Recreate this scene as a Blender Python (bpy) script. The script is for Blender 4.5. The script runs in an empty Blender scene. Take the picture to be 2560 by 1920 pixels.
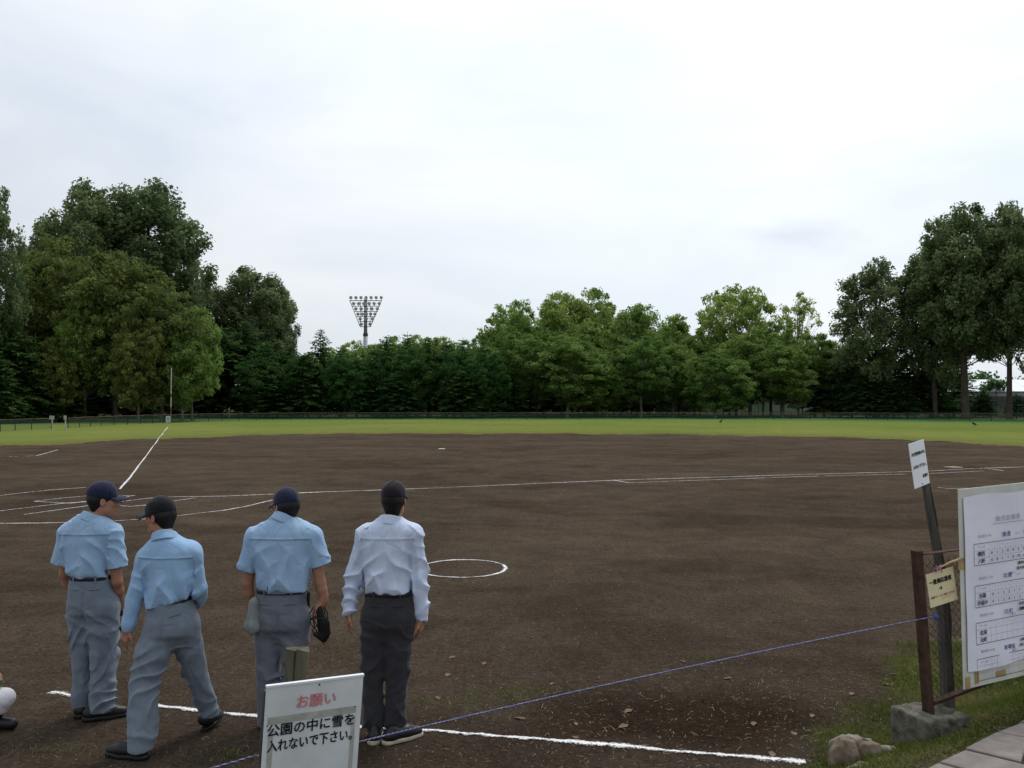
import bpy, math, random
import numpy as np
from mathutils import Vector, Matrix
random.seed(7); RNG = np.random.default_rng(7)
rad = math.radians
SC = bpy.context.scene
COL = SC.collection

# ------------------------------------------------------------------ camera
F_PX, HOR, CAM_H = 2200.0, 1003.0, 2.29          # focal length and horizon row in photo pixels, eye height above the field
PITCH = math.atan((HOR - 960) / F_PX)
cam_d = bpy.data.cameras.new('camera'); cam = bpy.data.objects.new('camera', cam_d); COL.objects.link(cam)
cam.location = (0, 0, CAM_H); cam.rotation_euler = (rad(90) + PITCH, 0, 0)
cam_d.sensor_width = 36; cam_d.lens = 36 * F_PX / 2560
cam_d.clip_start = 0.05; cam_d.clip_end = 8000
SC.camera = cam

# ------------------------------------------------------------------ sky and sun (veiled sun ahead and to the right)
SUN_AZ, SUN_EL = rad(30), rad(61)
SUN_DIR = (math.sin(SUN_AZ)*math.cos(SUN_EL), math.cos(SUN_AZ)*math.cos(SUN_EL), math.sin(SUN_EL))
W = bpy.data.worlds.new('World'); SC.world = W; W.use_nodes = True
nt = W.node_tree; nt.nodes.clear()
def wn(t, **kw):
    n = nt.nodes.new(t)
    for k, v in kw.items(): setattr(n, k, v)
    return n
w_out = wn('ShaderNodeOutputWorld')
sky = wn('ShaderNodeTexSky', sky_type='NISHITA', sun_disc=False, sun_elevation=SUN_EL, sun_rotation=SUN_AZ)
bg1 = wn('ShaderNodeBackground'); bg1.inputs['Strength'].default_value = 0.10
nt.links.new(sky.outputs[0], bg1.inputs[0])
tc = wn('ShaderNodeTexCoord')
mp = wn('ShaderNodeMapping'); mp.inputs['Scale'].default_value = (1.0, 1.0, 3.2)
nt.links.new(tc.outputs['Generated'], mp.inputs['Vector'])
nz = wn('ShaderNodeTexNoise'); nz.inputs['Scale'].default_value = 2.1; nz.inputs['Detail'].default_value = 6; nz.inputs['Roughness'].default_value = 0.52
nz.inputs['Distortion'].default_value = 0.35
nt.links.new(mp.outputs[0], nz.inputs['Vector'])
cr = wn('ShaderNodeValToRGB')
cr.color_ramp.elements[0].position = 0.30; cr.color_ramp.elements[0].color = (0.665, 0.735, 0.82, 1)
cr.color_ramp.elements[1].position = 0.66; cr.color_ramp.elements[1].color = (0.86, 0.885, 0.91, 1)
nt.links.new(nz.outputs['Fac'], cr.inputs['Fac'])
dot = wn('ShaderNodeVectorMath', operation='DOT_PRODUCT'); dot.inputs[1].default_value = SUN_DIR
nt.links.new(tc.outputs['Generated'], dot.inputs[0])
gl = wn('ShaderNodeMapRange', interpolation_type='SMOOTHSTEP')
gl.inputs['From Min'].default_value = 0.25; gl.inputs['From Max'].default_value = 1.0
gl.inputs['To Min'].default_value = 0.79; gl.inputs['To Max'].default_value = 1.30
nt.links.new(dot.outputs['Value'], gl.inputs['Value'])
# one small grey wisp of cloud low in the sky
wdir = Vector(((2010-1280)/F_PX, 1.0, (HOR-592)/F_PX)).normalized()
wsub = wn('ShaderNodeVectorMath', operation='SUBTRACT'); wsub.inputs[1].default_value = wdir; nt.links.new(tc.outputs['Generated'], wsub.inputs[0])
wmap = wn('ShaderNodeMapping'); wmap.inputs['Rotation'].default_value = (0, rad(14), 0); wmap.inputs['Scale'].default_value = (13, 13, 42); nt.links.new(wsub.outputs[0], wmap.inputs['Vector'])
wnz = wn('ShaderNodeTexNoise'); wnz.inputs['Scale'].default_value = 1.3; wnz.inputs['Detail'].default_value = 5; nt.links.new(wmap.outputs[0], wnz.inputs['Vector'])
wlen = wn('ShaderNodeVectorMath', operation='LENGTH'); nt.links.new(wmap.outputs[0], wlen.inputs[0])
wadd = wn('ShaderNodeMath', operation='MULTIPLY_ADD'); nt.links.new(wnz.outputs['Fac'], wadd.inputs[0]); wadd.inputs[1].default_value = 1.5; nt.links.new(wlen.outputs['Value'], wadd.inputs[2])
wmr = wn('ShaderNodeMapRange', interpolation_type='SMOOTHSTEP'); wmr.inputs['From Min'].default_value = 0.75; wmr.inputs['From Max'].default_value = 1.9; wmr.inputs['To Min'].default_value = 0.55; wmr.inputs['To Max'].default_value = 0.0
nt.links.new(wadd.outputs[0], wmr.inputs['Value'])
wmx = wn('ShaderNodeMix', data_type='RGBA'); wmx.inputs[7].default_value = (0.60, 0.65, 0.71, 1); nt.links.new(wmr.outputs[0], wmx.inputs[0]); nt.links.new(cr.outputs[0], wmx.inputs[6])
bg2 = wn('ShaderNodeBackground')
nt.links.new(wmx.outputs[2], bg2.inputs['Color']); nt.links.new(gl.outputs[0], bg2.inputs['Strength'])
mix = wn('ShaderNodeMixShader'); mix.inputs[0].default_value = 0.90
nt.links.new(bg1.outputs[0], mix.inputs[1]); nt.links.new(bg2.outputs[0], mix.inputs[2])
nt.links.new(mix.outputs[0], w_out.inputs[0])
sun_d = bpy.data.lights.new('sun', 'SUN'); sun_d.energy = 1.5; sun_d.angle = rad(15); sun_d.color = (1.0, 0.965, 0.91)
sun = bpy.data.objects.new('sun', sun_d); COL.objects.link(sun)
sun.rotation_euler = Vector(SUN_DIR).to_track_quat('Z', 'Y').to_euler(); sun.location = (0, 0, 60)
SC.view_settings.view_transform = 'Standard'; SC.view_settings.look = 'None'
SC.view_settings.exposure = 0.24; SC.view_settings.gamma = 1.0; SC.view_settings.use_curve_mapping = False
SC.render.engine = 'CYCLES'
SC.cycles.use_denoising = True
SC.cycles.max_bounces = 5; SC.cycles.transparent_max_bounces = 12

# ------------------------------------------------------------------ photo pixel helpers (a pixel gives a direction; the distance is passed in)
CP, SP = math.cos(PITCH), math.sin(PITCH)
def U(px, py, d):
    u = (px - 1280) / F_PX; v = (960 - py) / F_PX
    r = np.array([u, CP - v*SP, SP + v*CP]); r = r / r[1] * d
    return r + np.array([0, 0, CAM_H])
def G(px, py, z=0.0):
    u = (px - 1280) / F_PX; v = (960 - py) / F_PX
    r = np.array([u, CP - v*SP, SP + v*CP]); k = (z - CAM_H) / r[2]
    return r*k + np.array([0, 0, CAM_H])
DS = 2560/2212

# ------------------------------------------------------------------ ground height
BA = np.array([2.25, 4.77]); BN = np.array([-0.608, 0.794])
MOUND = np.array([-3.0, 37.6])
def sstep(a, b, x):
    t = np.clip((x-a)/(b-a), 0, 1); return t*t*(3-2*t)
def bank_s(x, y): return (x-BA[0])*BN[0] + (y-BA[1])*BN[1]
def zg(x, y):
    x = np.asarray(x, float); y = np.asarray(y, float)
    near = np.exp(-np.maximum(np.hypot(x, y)-7, 0)/7.0)
    n = (0.010*np.sin(1.7*x+0.6*np.sin(1.1*y))*np.sin(1.3*y+0.9*np.sin(0.9*x))
         + 0.006*np.sin(4.3*x+1.2*y+np.sin(2.9*y))*np.sin(3.7*y-0.8*x+np.sin(3.1*x))
         + 0.0035*np.sin(11*x+3*y+2*np.sin(5*y))*np.sin(13*y-2*x+2*np.sin(6*x)))*near
    m = 0.25*(1 - sstep(0.6, 2.9, np.hypot(x-MOUND[0], y-MOUND[1])))
    b = 0.285*(1 - sstep(-0.02, 0.95, bank_s(x, y)))
    return n + m + b

# ------------------------------------------------------------------ materials
def ramp(ntree, fac, cols, pos=None):
    r = ntree.nodes.new('ShaderNodeValToRGB'); e = r.color_ramp.elements
    while len(e) < len(cols): e.new(0.5)
    for i, c in enumerate(cols):
        e[i].position = pos[i] if pos else i/(len(cols)-1); e[i].color = (*c, 1)
    ntree.links.new(fac, r.inputs[0]); return r.outputs[0]
def noise(ntree, vec, scale, detail=4, rough=0.55, dist=0.0, out='Fac'):
    n = ntree.nodes.new('ShaderNodeTexNoise'); n.inputs['Scale'].default_value = scale; n.inputs['Detail'].default_value = detail
    n.inputs['Roughness'].default_value = rough; n.inputs['Distortion'].default_value = dist
    if vec is not None: ntree.links.new(vec, n.inputs['Vector'])
    return n.outputs[out]
def mixc(ntree, fac, a, b, mode='MIX'):
    m = ntree.nodes.new('ShaderNodeMix'); m.data_type = 'RGBA'; m.blend_type = mode
    for s, v in ((0, fac), (6, a), (7, b)):
        if isinstance(v, (int, float)): m.inputs[s].default_value = v
        elif isinstance(v, tuple): m.inputs[s].default_value = (*v, 1)
        else: ntree.links.new(v, m.inputs[s])
    return m.outputs[2]
def mapping(ntree, vec, scale=(1,1,1), rot=(0,0,0)):
    m = ntree.nodes.new('ShaderNodeMapping'); m.inputs['Scale'].default_value = scale; m.inputs['Rotation'].default_value = rot
    ntree.links.new(vec, m.inputs['Vector']); return m.outputs[0]
def new_mat(name):
    m = bpy.data.materials.new(name); m.use_nodes = True
    t = m.node_tree; b = t.nodes['Principled BSDF']
    c = t.nodes.new('ShaderNodeTexCoord')
    return m, t, b, c.outputs['Object']
def bump(t, b, h, strength, dist=0.01):
    n = t.nodes.new('ShaderNodeBump'); n.inputs['Strength'].default_value = strength; n.inputs['Distance'].default_value = dist
    t.links.new(h, n.inputs['Height']); t.links.new(n.outputs[0], b.inputs['Normal'])
def simple(name, ca, cb=None, scale=20, rough=0.7, bmp=0.0, stretch=(1,1,1), detail=4, metal=0.0, bdist=0.005, spec=0.3):
    m, t, b, v = new_mat(name)
    cb = cb or tuple(x*0.8 for x in ca)
    v2 = mapping(t, v, stretch) if stretch != (1,1,1) else v
    f = noise(t, v2, scale, detail)
    t.links.new(ramp(t, f, [cb, ca], [0.3, 0.7]), b.inputs['Base Color'])
    b.inputs['Roughness'].default_value = rough; b.inputs['Metallic'].default_value = metal
    b.inputs['Specular IOR Level'].default_value = spec
    if bmp: bump(t, b, f, bmp, bdist)
    return m

def soil_mat():
    m, t, b, v = new_mat('infield_soil')
    big = noise(t, mapping(t, v, (0.07, 0.10, 1)), 1.0, 5, 0.6, 0.6)
    med = noise(t, mapping(t, v, (2.3, 0.8, 1), (0, 0, 0.15)), 1.0, 6, 0.72, 0.4)
    rake = noise(t, mapping(t, v, (6.5, 1.9, 1), (0, 0, -0.2)), 1.0, 5, 0.7, 0.6)
    fine = noise(t, v, 14.0, 8, 0.72)
    grit = noise(t, v, 85.0, 3, 0.7)
    c = ramp(t, big, [(0.044, 0.031, 0.023), (0.074, 0.055, 0.041), (0.098, 0.075, 0.056)], [0.34, 0.50, 0.66])
    c = mixc(t, 0.34, c, ramp(t, med, [(0.034, 0.024, 0.017), (0.108, 0.083, 0.061)], [0.35, 0.66]))
    c = mixc(t, 0.34, c, ramp(t, rake, [(0.024, 0.017, 0.012), (0.112, 0.087, 0.064)], [0.34, 0.66]))
    c = mixc(t, 0.42, c, ramp(t, fine, [(0.018, 0.0125, 0.009), (0.110, 0.084, 0.061)], [0.36, 0.64]))
    sp = noise(t, v, 34.0, 5, 0.75)
    c = mixc(t, 0.30, c, ramp(t, sp, [(0.012, 0.008, 0.006), (0.125, 0.098, 0.072)], [0.40, 0.62]))
    c = mixc(t, ramp(t, grit, [(0, 0, 0), (0.7, 0.7, 0.7)], [0.61, 0.70]), c, (0.20, 0.165, 0.125))
    blot = noise(t, mapping(t, v, (0.16, 0.24, 1), (0, 0, -0.3)), 1.0, 6, 0.65, 1.2)
    c = mixc(t, 1.0, c, ramp(t, blot, [(0.82, 0.82, 0.82), (1.06, 1.06, 1.07), (1.22, 1.23, 1.24)], [0.36, 0.50, 0.66]), 'MULTIPLY')
    blot2 = noise(t, mapping(t, v, (0.9, 1.1, 1), (0, 0, 0.5)), 1.0, 6, 0.65, 0.8)
    c = mixc(t, 1.0, c, ramp(t, blot2, [(0.86, 0.85, 0.84), (1.12, 1.12, 1.12)], [0.38, 0.62]), 'MULTIPLY')
    # damp, freshly turned strip beside the chalk line near the bench
    at = t.nodes.new('ShaderNodeAttribute'); at.attribute_name = 'damp'
    c = mixc(t, at.outputs['Fac'], c, mixc(t, 1.0, c, (0.42, 0.37, 0.33), 'MULTIPLY'))
    t.links.new(c, b.inputs['Base Color']); b.inputs['Roughness'].default_value = 1.0; b.inputs['Specular IOR Level'].default_value = 0.0
    tf = t.nodes.new('ShaderNodeAttribute'); tf.attribute_name = 'turf'
    c = mixc(t, tf.outputs['Fac'], c, ramp(t, fine, [(0.055, 0.062, 0.018), (0.105, 0.128, 0.034), (0.19, 0.155, 0.075)], [0.36, 0.5, 0.64])); t.links.new(c, b.inputs['Base Color'])
    add = t.nodes.new('ShaderNodeMath'); add.operation = 'ADD'; t.links.new(fine, add.inputs[0]); t.links.new(sp, add.inputs[1])
    bump(t, b, add.outputs[0], 1.0, 0.03)
    return m
def grass_mat():
    m, t, b, v = new_mat('outfield_lawn')
    big = noise(t, mapping(t, v, (0.06, 0.05, 1)), 1.0, 5, 0.6, 0.4)
    med = noise(t, mapping(t, v, (1.1, 0.28, 1)), 1.0, 6, 0.7)
    fine = noise(t, v, 7.0, 6, 0.75)
    c = ramp(t, big, [(0.092, 0.128, 0.022), (0.136, 0.168, 0.031), (0.182, 0.186, 0.046)], [0.36, 0.5, 0.64])
    c = mixc(t, 0.35, c, ramp(t, med, [(0.075, 0.105, 0.024), (0.195, 0.205, 0.065)], [0.34, 0.66]))
    c = mixc(t, 0.35, c, ramp(t, fine, [(0.055, 0.080, 0.020), (0.195, 0.225, 0.075)], [0.3, 0.7]))
    at = t.nodes.new('ShaderNodeAttribute'); at.attribute_name = 'rough'      # unmown park lawn beyond the fence
    c = mixc(t, at.outputs['Fac'], c, ramp(t, fine, [(0.06, 0.115, 0.035), (0.11, 0.19, 0.06)], [0.3, 0.7]))
    wo = t.nodes.new('ShaderNodeAttribute'); wo.attribute_name = 'worn'
    mw = t.nodes.new('ShaderNodeMath'); mw.operation = 'MULTIPLY'; t.links.new(wo.outputs['Fac'], mw.inputs[0]); t.links.new(ramp(t, med, [(0.2, 0.2, 0.2), (1, 1, 1)], [0.35, 0.6]), mw.inputs[1])
    c = mixc(t, mw.outputs[0], c, ramp(t, fine, [(0.055, 0.045, 0.025), (0.16, 0.14, 0.05)], [0.3, 0.7]))
    t.links.new(c, b.inputs['Base Color']); b.inputs['Roughness'].default_value = 1.0; b.inputs['Specular IOR Level'].default_value = 0.0
    bump(t, b, fine, 0.6, 0.05)
    return m
def chalk_mat():
    m, t, b, v = new_mat('chalk')
    n1 = noise(t, v, 9, 6, 0.7); n2 = noise(t, v, 60, 4, 0.7)
    c = ramp(t, n1, [(0.58, 0.57, 0.55), (0.86, 0.86, 0.86)], [0.35, 0.6])
    t.links.new(c, b.inputs['Base Color']); b.inputs['Roughness'].default_value = 0.95
    at = t.nodes.new('ShaderNodeAttribute'); at.attribute_name = 'edge'       # 0 middle .. 1 rim, chalk dust thins out there
    s = t.nodes.new('ShaderNodeMath'); s.operation = 'MULTIPLY_ADD'; t.links.new(at.outputs['Fac'], s.inputs[0]); s.inputs[1].default_value = 0.52
    a2 = t.nodes.new('ShaderNodeMath'); a2.operation = 'MULTIPLY_ADD'; t.links.new(n1, a2.inputs[0]); a2.inputs[1].default_value = 0.5
    a3 = t.nodes.new('ShaderNodeMath'); a3.operation = 'MULTIPLY'; t.links.new(n2, a3.inputs[0]); a3.inputs[1].default_value = 0.5
    t.links.new(a3.outputs[0], a2.inputs[2]); t.links.new(a2.outputs[0], s.inputs[2])
    mr = t.nodes.new('ShaderNodeMapRange'); mr.inputs['From Min'].default_value = 0.52; mr.inputs['From Max'].default_value = 0.66
    mr.inputs['To Min'].default_value = 1; mr.inputs['To Max'].default_value = 0
    t.links.new(s.outputs[0], mr.inputs['Value']); t.links.new(mr.outputs[0], b.inputs['Alpha'])
    return m
def leaf_mat(name, dark, mid, light, trans=0.30):
    m, t, b, v = new_mat(name)
    at = t.nodes.new('ShaderNodeAttribute'); at.attribute_name = 'var'
    oi = t.nodes.new('ShaderNodeObjectInfo')
    c = ramp(t, at.outputs['Fac'], [dark, mid, light], [0.0, 0.5, 1.0])
    hs = t.nodes.new('ShaderNodeHueSaturation')
    mr = t.nodes.new('ShaderNodeMapRange'); mr.inputs['To Min'].default_value = 0.86; mr.inputs['To Max'].default_value = 1.10
    t.links.new(oi.outputs['Random'], mr.inputs['Value']); t.links.new(mr.outputs[0], hs.inputs['Value'])
    mh = t.nodes.new('ShaderNodeMapRange'); mh.inputs['To Min'].default_value = 0.515; mh.inputs['To Max'].default_value = 0.488
    t.links.new(oi.outputs['Random'], mh.inputs['Value']); t.links.new(mh.outputs[0], hs.inputs['Hue'])
    t.links.new(c, hs.inputs['Color']); t.links.new(hs.outputs[0], b.inputs['Base Color'])
    b.inputs['Roughness'].default_value = 0.7; b.inputs['Specular IOR Level'].default_value = 0.06
    tr = t.nodes.new('ShaderNodeBsdfTranslucent'); t.links.new(hs.outputs[0], tr.inputs[0])
    mx = t.nodes.new('ShaderNodeMixShader'); mx.inputs[0].default_value = trans
    t.links.new(b.outputs[0], mx.inputs[1]); t.links.new(tr.outputs[0], mx.inputs[2])
    t.links.new(mx.outputs[0], t.nodes['Material Output'].inputs[0])
    return m
def fabric(name, ca, cb, rough=0.85, sc=9):
    m, t, b, v = new_mat(name)
    f = noise(t, v, sc, 5, 0.6); g = noise(t, v, 320, 2, 0.5)
    c = ramp(t, f, [cb, ca], [0.3, 0.7]); c = mixc(t, 0.15, c, ramp(t, g, [tuple(x*0.6 for x in cb), ca], [0.3, 0.7]))
    t.links.new(c, b.inputs['Base Color']); b.inputs['Roughness'].default_value = rough; b.inputs['Specular IOR Level'].default_value = 0.15
    b.inputs['Sheen Weight'].default_value = 0.12
    rn = noise(t, mapping(t, v, (1, 1, 0.7), (0.3, 0.5, 0.2)), 5.5, 1.0, 0.45, 1.2)
    r1 = t.nodes.new('ShaderNodeMath'); r1.operation = 'MULTIPLY_ADD'; t.links.new(rn, r1.inputs[0]); r1.inputs[1].default_value = 2; r1.inputs[2].default_value = -1
    r2 = t.nodes.new('ShaderNodeMath'); r2.operation = 'ABSOLUTE'; t.links.new(r1.outputs[0], r2.inputs[0])
    r3 = t.nodes.new('ShaderNodeMath'); r3.operation = 'POWER'; t.links.new(r2.outputs[0], r3.inputs[0]); r3.inputs[1].default_value = 0.6
    bump(t, b, r3.outputs[0], 0.40, 0.022)
    return m
M = {}
M['soil'] = soil_mat(); M['lawn'] = grass_mat(); M['chalk'] = chalk_mat()
M['plane'] = leaf_mat('plane_tree_leaves', (0.105, 0.185, 0.036), (0.220, 0.325, 0.076), (0.46, 0.54, 0.19), 0.5)
M['grove'] = leaf_mat('shade_darkened_leaves', (0.066, 0.126, 0.026), (0.136, 0.222, 0.050), (0.29, 0.375, 0.115), 0.47)  # plane leaf colour darkened; shade of the taller crowns painted into it
M['olive'] = leaf_mat('olive_leaves', (0.066, 0.105, 0.026), (0.130, 0.168, 0.046), (0.24, 0.275, 0.085), 0.44)
M['poplar'] = leaf_mat('poplar_leaves', (0.075, 0.118, 0.048), (0.140, 0.192, 0.082), (0.26, 0.315, 0.15), 0.5)
M['conifer'] = leaf_mat('conifer_needles', (0.026, 0.070, 0.018), (0.052, 0.118, 0.030), (0.115, 0.195, 0.054), 0.42)
M['bark'] = simple('bark', (0.085, 0.068, 0.052), (0.035, 0.028, 0.022), 3, 0.95, 0.8, (1, 1, 0.25), 6, bdist=0.05)
M['bark_pale'] = simple('pale_bark', (0.17, 0.15, 0.12), (0.07, 0.06, 0.048), 2, 0.95, 0.5, (1, 1, 0.3), 6, bdist=0.04)
M['skin'] = simple('skin', (0.37, 0.185, 0.115), (0.30, 0.14, 0.085), 12, 0.55, 0.1, spec=0.35)
M['skin_dark'] = simple('lips_and_brows', (0.05, 0.022, 0.018), None, 12, 0.6)
M['hair'] = simple('black_hair', (0.012, 0.010, 0.010), (0.006, 0.005, 0.005), 60, 0.55, 0.8, (1, 1, 0.2))
M['shirt_blue'] = fabric('light_blue_shirt', (0.315, 0.455, 0.625), (0.27, 0.405, 0.575))
M['shirt_blue2'] = fabric('mid_blue_shirt', (0.285, 0.44, 0.635), (0.245, 0.39, 0.585))
M['shirt_pale'] = fabric('pale_blue_shirt', (0.56, 0.63, 0.78), (0.50, 0.575, 0.73))
M['trouser_grey'] = fabric('grey_trousers', (0.178, 0.215, 0.262), (0.14, 0.172, 0.213))
M['trouser_grey2'] = fabric('mid_grey_trousers', (0.150, 0.160, 0.195), (0.115, 0.125, 0.155))
M['trouser_dark'] = fabric('charcoal_trousers', (0.040, 0.039, 0.045), (0.028, 0.027, 0.032))
M['belt'] = simple('black_leather', (0.010, 0.010, 0.013), None, 30, 0.45)
M['cap_navy'] = fabric('navy_cap_cloth', (0.013, 0.017, 0.045), (0.009, 0.012, 0.032))
M['cap_black'] = fabric('black_cap_cloth', (0.009, 0.010, 0.015), (0.006, 0.007, 0.010))
M['cap_plum'] = fabric('dark_plum_cap_cloth', (0.016, 0.010, 0.017), (0.010, 0.007, 0.011))
M['shoe'] = simple('black_shoe_leather', (0.012, 0.012, 0.013), None, 25, 0.42)
M['sole_white'] = simple('off_white_rubber', (0.50, 0.45, 0.36), (0.30, 0.26, 0.2), 18, 0.8)
M['bag'] = fabric('grey_green_bag_cloth', (0.25, 0.28, 0.27), (0.18, 0.205, 0.20))
M['uniform_white'] = fabric('white_uniform', (0.72, 0.71, 0.74), (0.62, 0.61, 0.65))
M['black'] = simple('black_padding', (0.007, 0.007, 0.008), None, 40, 0.6)
M['green_cloth'] = fabric('green_cloth', (0.03, 0.10, 0.03), (0.02, 0.07, 0.02))
M['glass_rim'] = simple('dark_rim', (0.015, 0.012, 0.010), None, 40, 0.4)
M['board_white'] = simple('white_painted_board', (0.66, 0.70, 0.70), (0.54, 0.58, 0.57), 5, 0.5, 0.05, detail=6)
M['board_clean'] = simple('white_sign_plate', (0.74, 0.76, 0.78), (0.68, 0.70, 0.72), 6, 0.45)
M['tape_grey'] = simple('old_clear_tape', (0.44, 0.45, 0.40), (0.30, 0.31, 0.27), 22, 0.5, 0.1)
M['tape_brown'] = simple('brown_packing_tape', (0.42, 0.29, 0.13), (0.30, 0.2, 0.09), 25, 0.4)
M['ink_black'] = simple('black_lettering', (0.012, 0.012, 0.018), None, 30, 0.6)
M['ink_red'] = simple('red_lettering', (0.50, 0.035, 0.03), None, 30, 0.6)
M['ink_pink'] = simple('faded_red_lettering', (0.60, 0.30, 0.31), (0.50, 0.13, 0.16), 34, 0.6, detail=6)
M['ink_blue'] = simple('blue_pen', (0.06, 0.08, 0.30), None, 30, 0.6)
M['ink_grey'] = simple('grey_print', (0.28, 0.28, 0.33), None, 30, 0.6)
M['paper'] = simple('white_paper', (0.74, 0.75, 0.83), (0.66, 0.67, 0.76), 2.6, 0.8, 0.6, detail=5, bdist=0.02)
M['paper_yellow'] = simple('cream_card', (0.66, 0.60, 0.37), (0.61, 0.55, 0.33), 4, 0.6)
M['plastic'] = simple('weathered_white_plastic', (0.62, 0.63, 0.58), (0.48, 0.49, 0.43), 7, 0.45, 0.1, detail=6)
M['pink'] = simple('pink_ribbon', (0.55, 0.22, 0.42), None, 30, 0.5)
M['rust'] = simple('rusted_steel', (0.075, 0.035, 0.020), (0.022, 0.013, 0.010), 16, 0.9, 0.4, detail=8)
M['wire'] = simple('dark_wire', (0.035, 0.025, 0.020), (0.016, 0.012, 0.010), 30, 0.7)
M['wood_green'] = simple('weathered_green_grey_post', (0.115, 0.105, 0.068), (0.048, 0.043, 0.028), 5, 0.95, 0.6, (5, 5, 0.5), 6, bdist=0.01)
M['wood_dark'] = simple('dark_weathered_wood', (0.085, 0.078, 0.066), (0.022, 0.020, 0.017), 5, 0.95, 0.8, (6, 6, 0.5), 6, bdist=0.012)
M['concrete'] = simple('mossy_concrete', (0.165, 0.15, 0.12), (0.038, 0.038, 0.026), 13, 0.95, 1.0, detail=10, bdist=0.03)
M['rock'] = simple('brown_rock', (0.23, 0.175, 0.125), (0.07, 0.05, 0.034), 11, 0.9, 0.8, detail=8, bdist=0.025)
M['rock_grey'] = simple('grey_rock', (0.27, 0.235, 0.19), (0.11, 0.093, 0.073), 12, 0.9, 0.8, detail=8, bdist=0.025)
M['flag'] = simple('grey_mauve_flagstone', (0.225, 0.195, 0.18), (0.15, 0.128, 0.118), 11, 0.9, 0.35, detail=8, bdist=0.006)
M['flag2'] = simple('brown_flagstone', (0.235, 0.19, 0.16), (0.15, 0.12, 0.10), 11, 0.9, 0.35, detail=8, bdist=0.006)
M['mortar'] = simple('dark_joint', (0.045, 0.038, 0.030), None, 20, 0.95, 0.3)
M['straw'] = simple('dry_straw', (0.30, 0.23, 0.135), (0.17, 0.125, 0.07), 3, 0.9)
M['dead_leaf'] = simple('fallen_leaf', (0.19, 0.125, 0.075), (0.09, 0.055, 0.032), 12, 0.8)
M['pebble'] = simple('soil_crumb', (0.12, 0.092, 0.07), (0.035, 0.025, 0.018), 1.7, 0.95, detail=5)
M['grit'] = simple('pale_grit', (0.36, 0.31, 0.25), (0.20, 0.16, 0.12), 2, 0.9)
M['blade'] = leaf_mat('grass_blades', (0.060, 0.085, 0.020), (0.115, 0.150, 0.036), (0.26, 0.215, 0.10), 0.3)
M['steel'] = simple('galvanised_steel', (0.42, 0.42, 0.43), (0.30, 0.305, 0.315), 0.8, 0.55, detail=6, metal=0.1)
M['steel_dark'] = simple('dark_steel', (0.060, 0.062, 0.066), (0.04, 0.042, 0.046), 1.0, 0.6)
M['lamp_glass'] = simple('lamp_glass', (0.62, 0.64, 0.63), (0.45, 0.47, 0.46), 3, 0.3)
M['net'] = None
M['post_dark'] = simple('dark_fence_post', (0.020, 0.026, 0.022), None, 3, 0.7)
M['rail_rust'] = simple('rusty_top_rail', (0.17, 0.085, 0.055), (0.055, 0.035, 0.025), 0.35, 0.8)
M['pole_white'] = simple('white_paint', (0.55, 0.52, 0.50), (0.42, 0.38, 0.36), 3, 0.6)
M['pole_red'] = simple('red_paint', (0.22, 0.05, 0.05), None, 3, 0.6)
M['sign_grey'] = simple('pale_grey_sign', (0.40, 0.38, 0.35), (0.30, 0.28, 0.26), 3, 0.6)
M['wall_grey'] = simple('grey_block_wall', (0.10, 0.10, 0.10), (0.075, 0.075, 0.076), 0.6, 0.9)
M['roof_white'] = simple('white_metal_roof', (0.74, 0.77, 0.80), (0.66, 0.69, 0.72), 0.4, 0.5)
M['fascia'] = simple('grey_fascia', (0.34, 0.36, 0.36), None, 0.5, 0.6)
M['asphalt'] = simple('pale_path', (0.20, 0.18, 0.16), (0.14, 0.125, 0.11), 1.5, 0.95)
M['crow'] = simple('black_feathers', (0.008, 0.008, 0.010), None, 20, 0.5)
M['bench_wood'] = simple('pale_bench_plank', (0.42, 0.40, 0.37), None, 4, 0.8)
M['bag_white'] = simple('sandy_white_canvas', (0.30, 0.225, 0.155), (0.20, 0.15, 0.10), 6, 0.9)
M['person_far'] = fabric('dark_clothes', (0.02, 0.02, 0.025), (0.015, 0.015, 0.02))
def net_mat(name, col, cover):
    m, t, b, v = new_mat(name)
    f = noise(t, v, 0.8, 3)
    t.links.new(ramp(t, f, [tuple(x*0.8 for x in col), col], [0.3, 0.7]), b.inputs['Base Color'])
    b.inputs['Roughness'].default_value = 0.8; b.inputs['Alpha'].default_value = cover
    return m
M['net'] = net_mat('green_fence_net', (0.03, 0.10, 0.055), 0.30)
M['court'] = net_mat('pale_green_windscreen', (0.34, 0.44, 0.42), 0.88)
def rope_mat():
    m, t, b, v = new_mat('blue_white_rope')
    at = t.nodes.new('ShaderNodeAttribute'); at.attribute_name = 'twist'
    c = ramp(t, at.outputs['Fac'], [(0.022, 0.032, 0.14), (0.035, 0.05, 0.19), (0.34, 0.29, 0.29)], [0.0, 0.60, 0.72])
    t.links.new(c, b.inputs['Base Color']); b.inputs['Roughness'].default_value = 0.6
    return m
M['rope'] = rope_mat()

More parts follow.
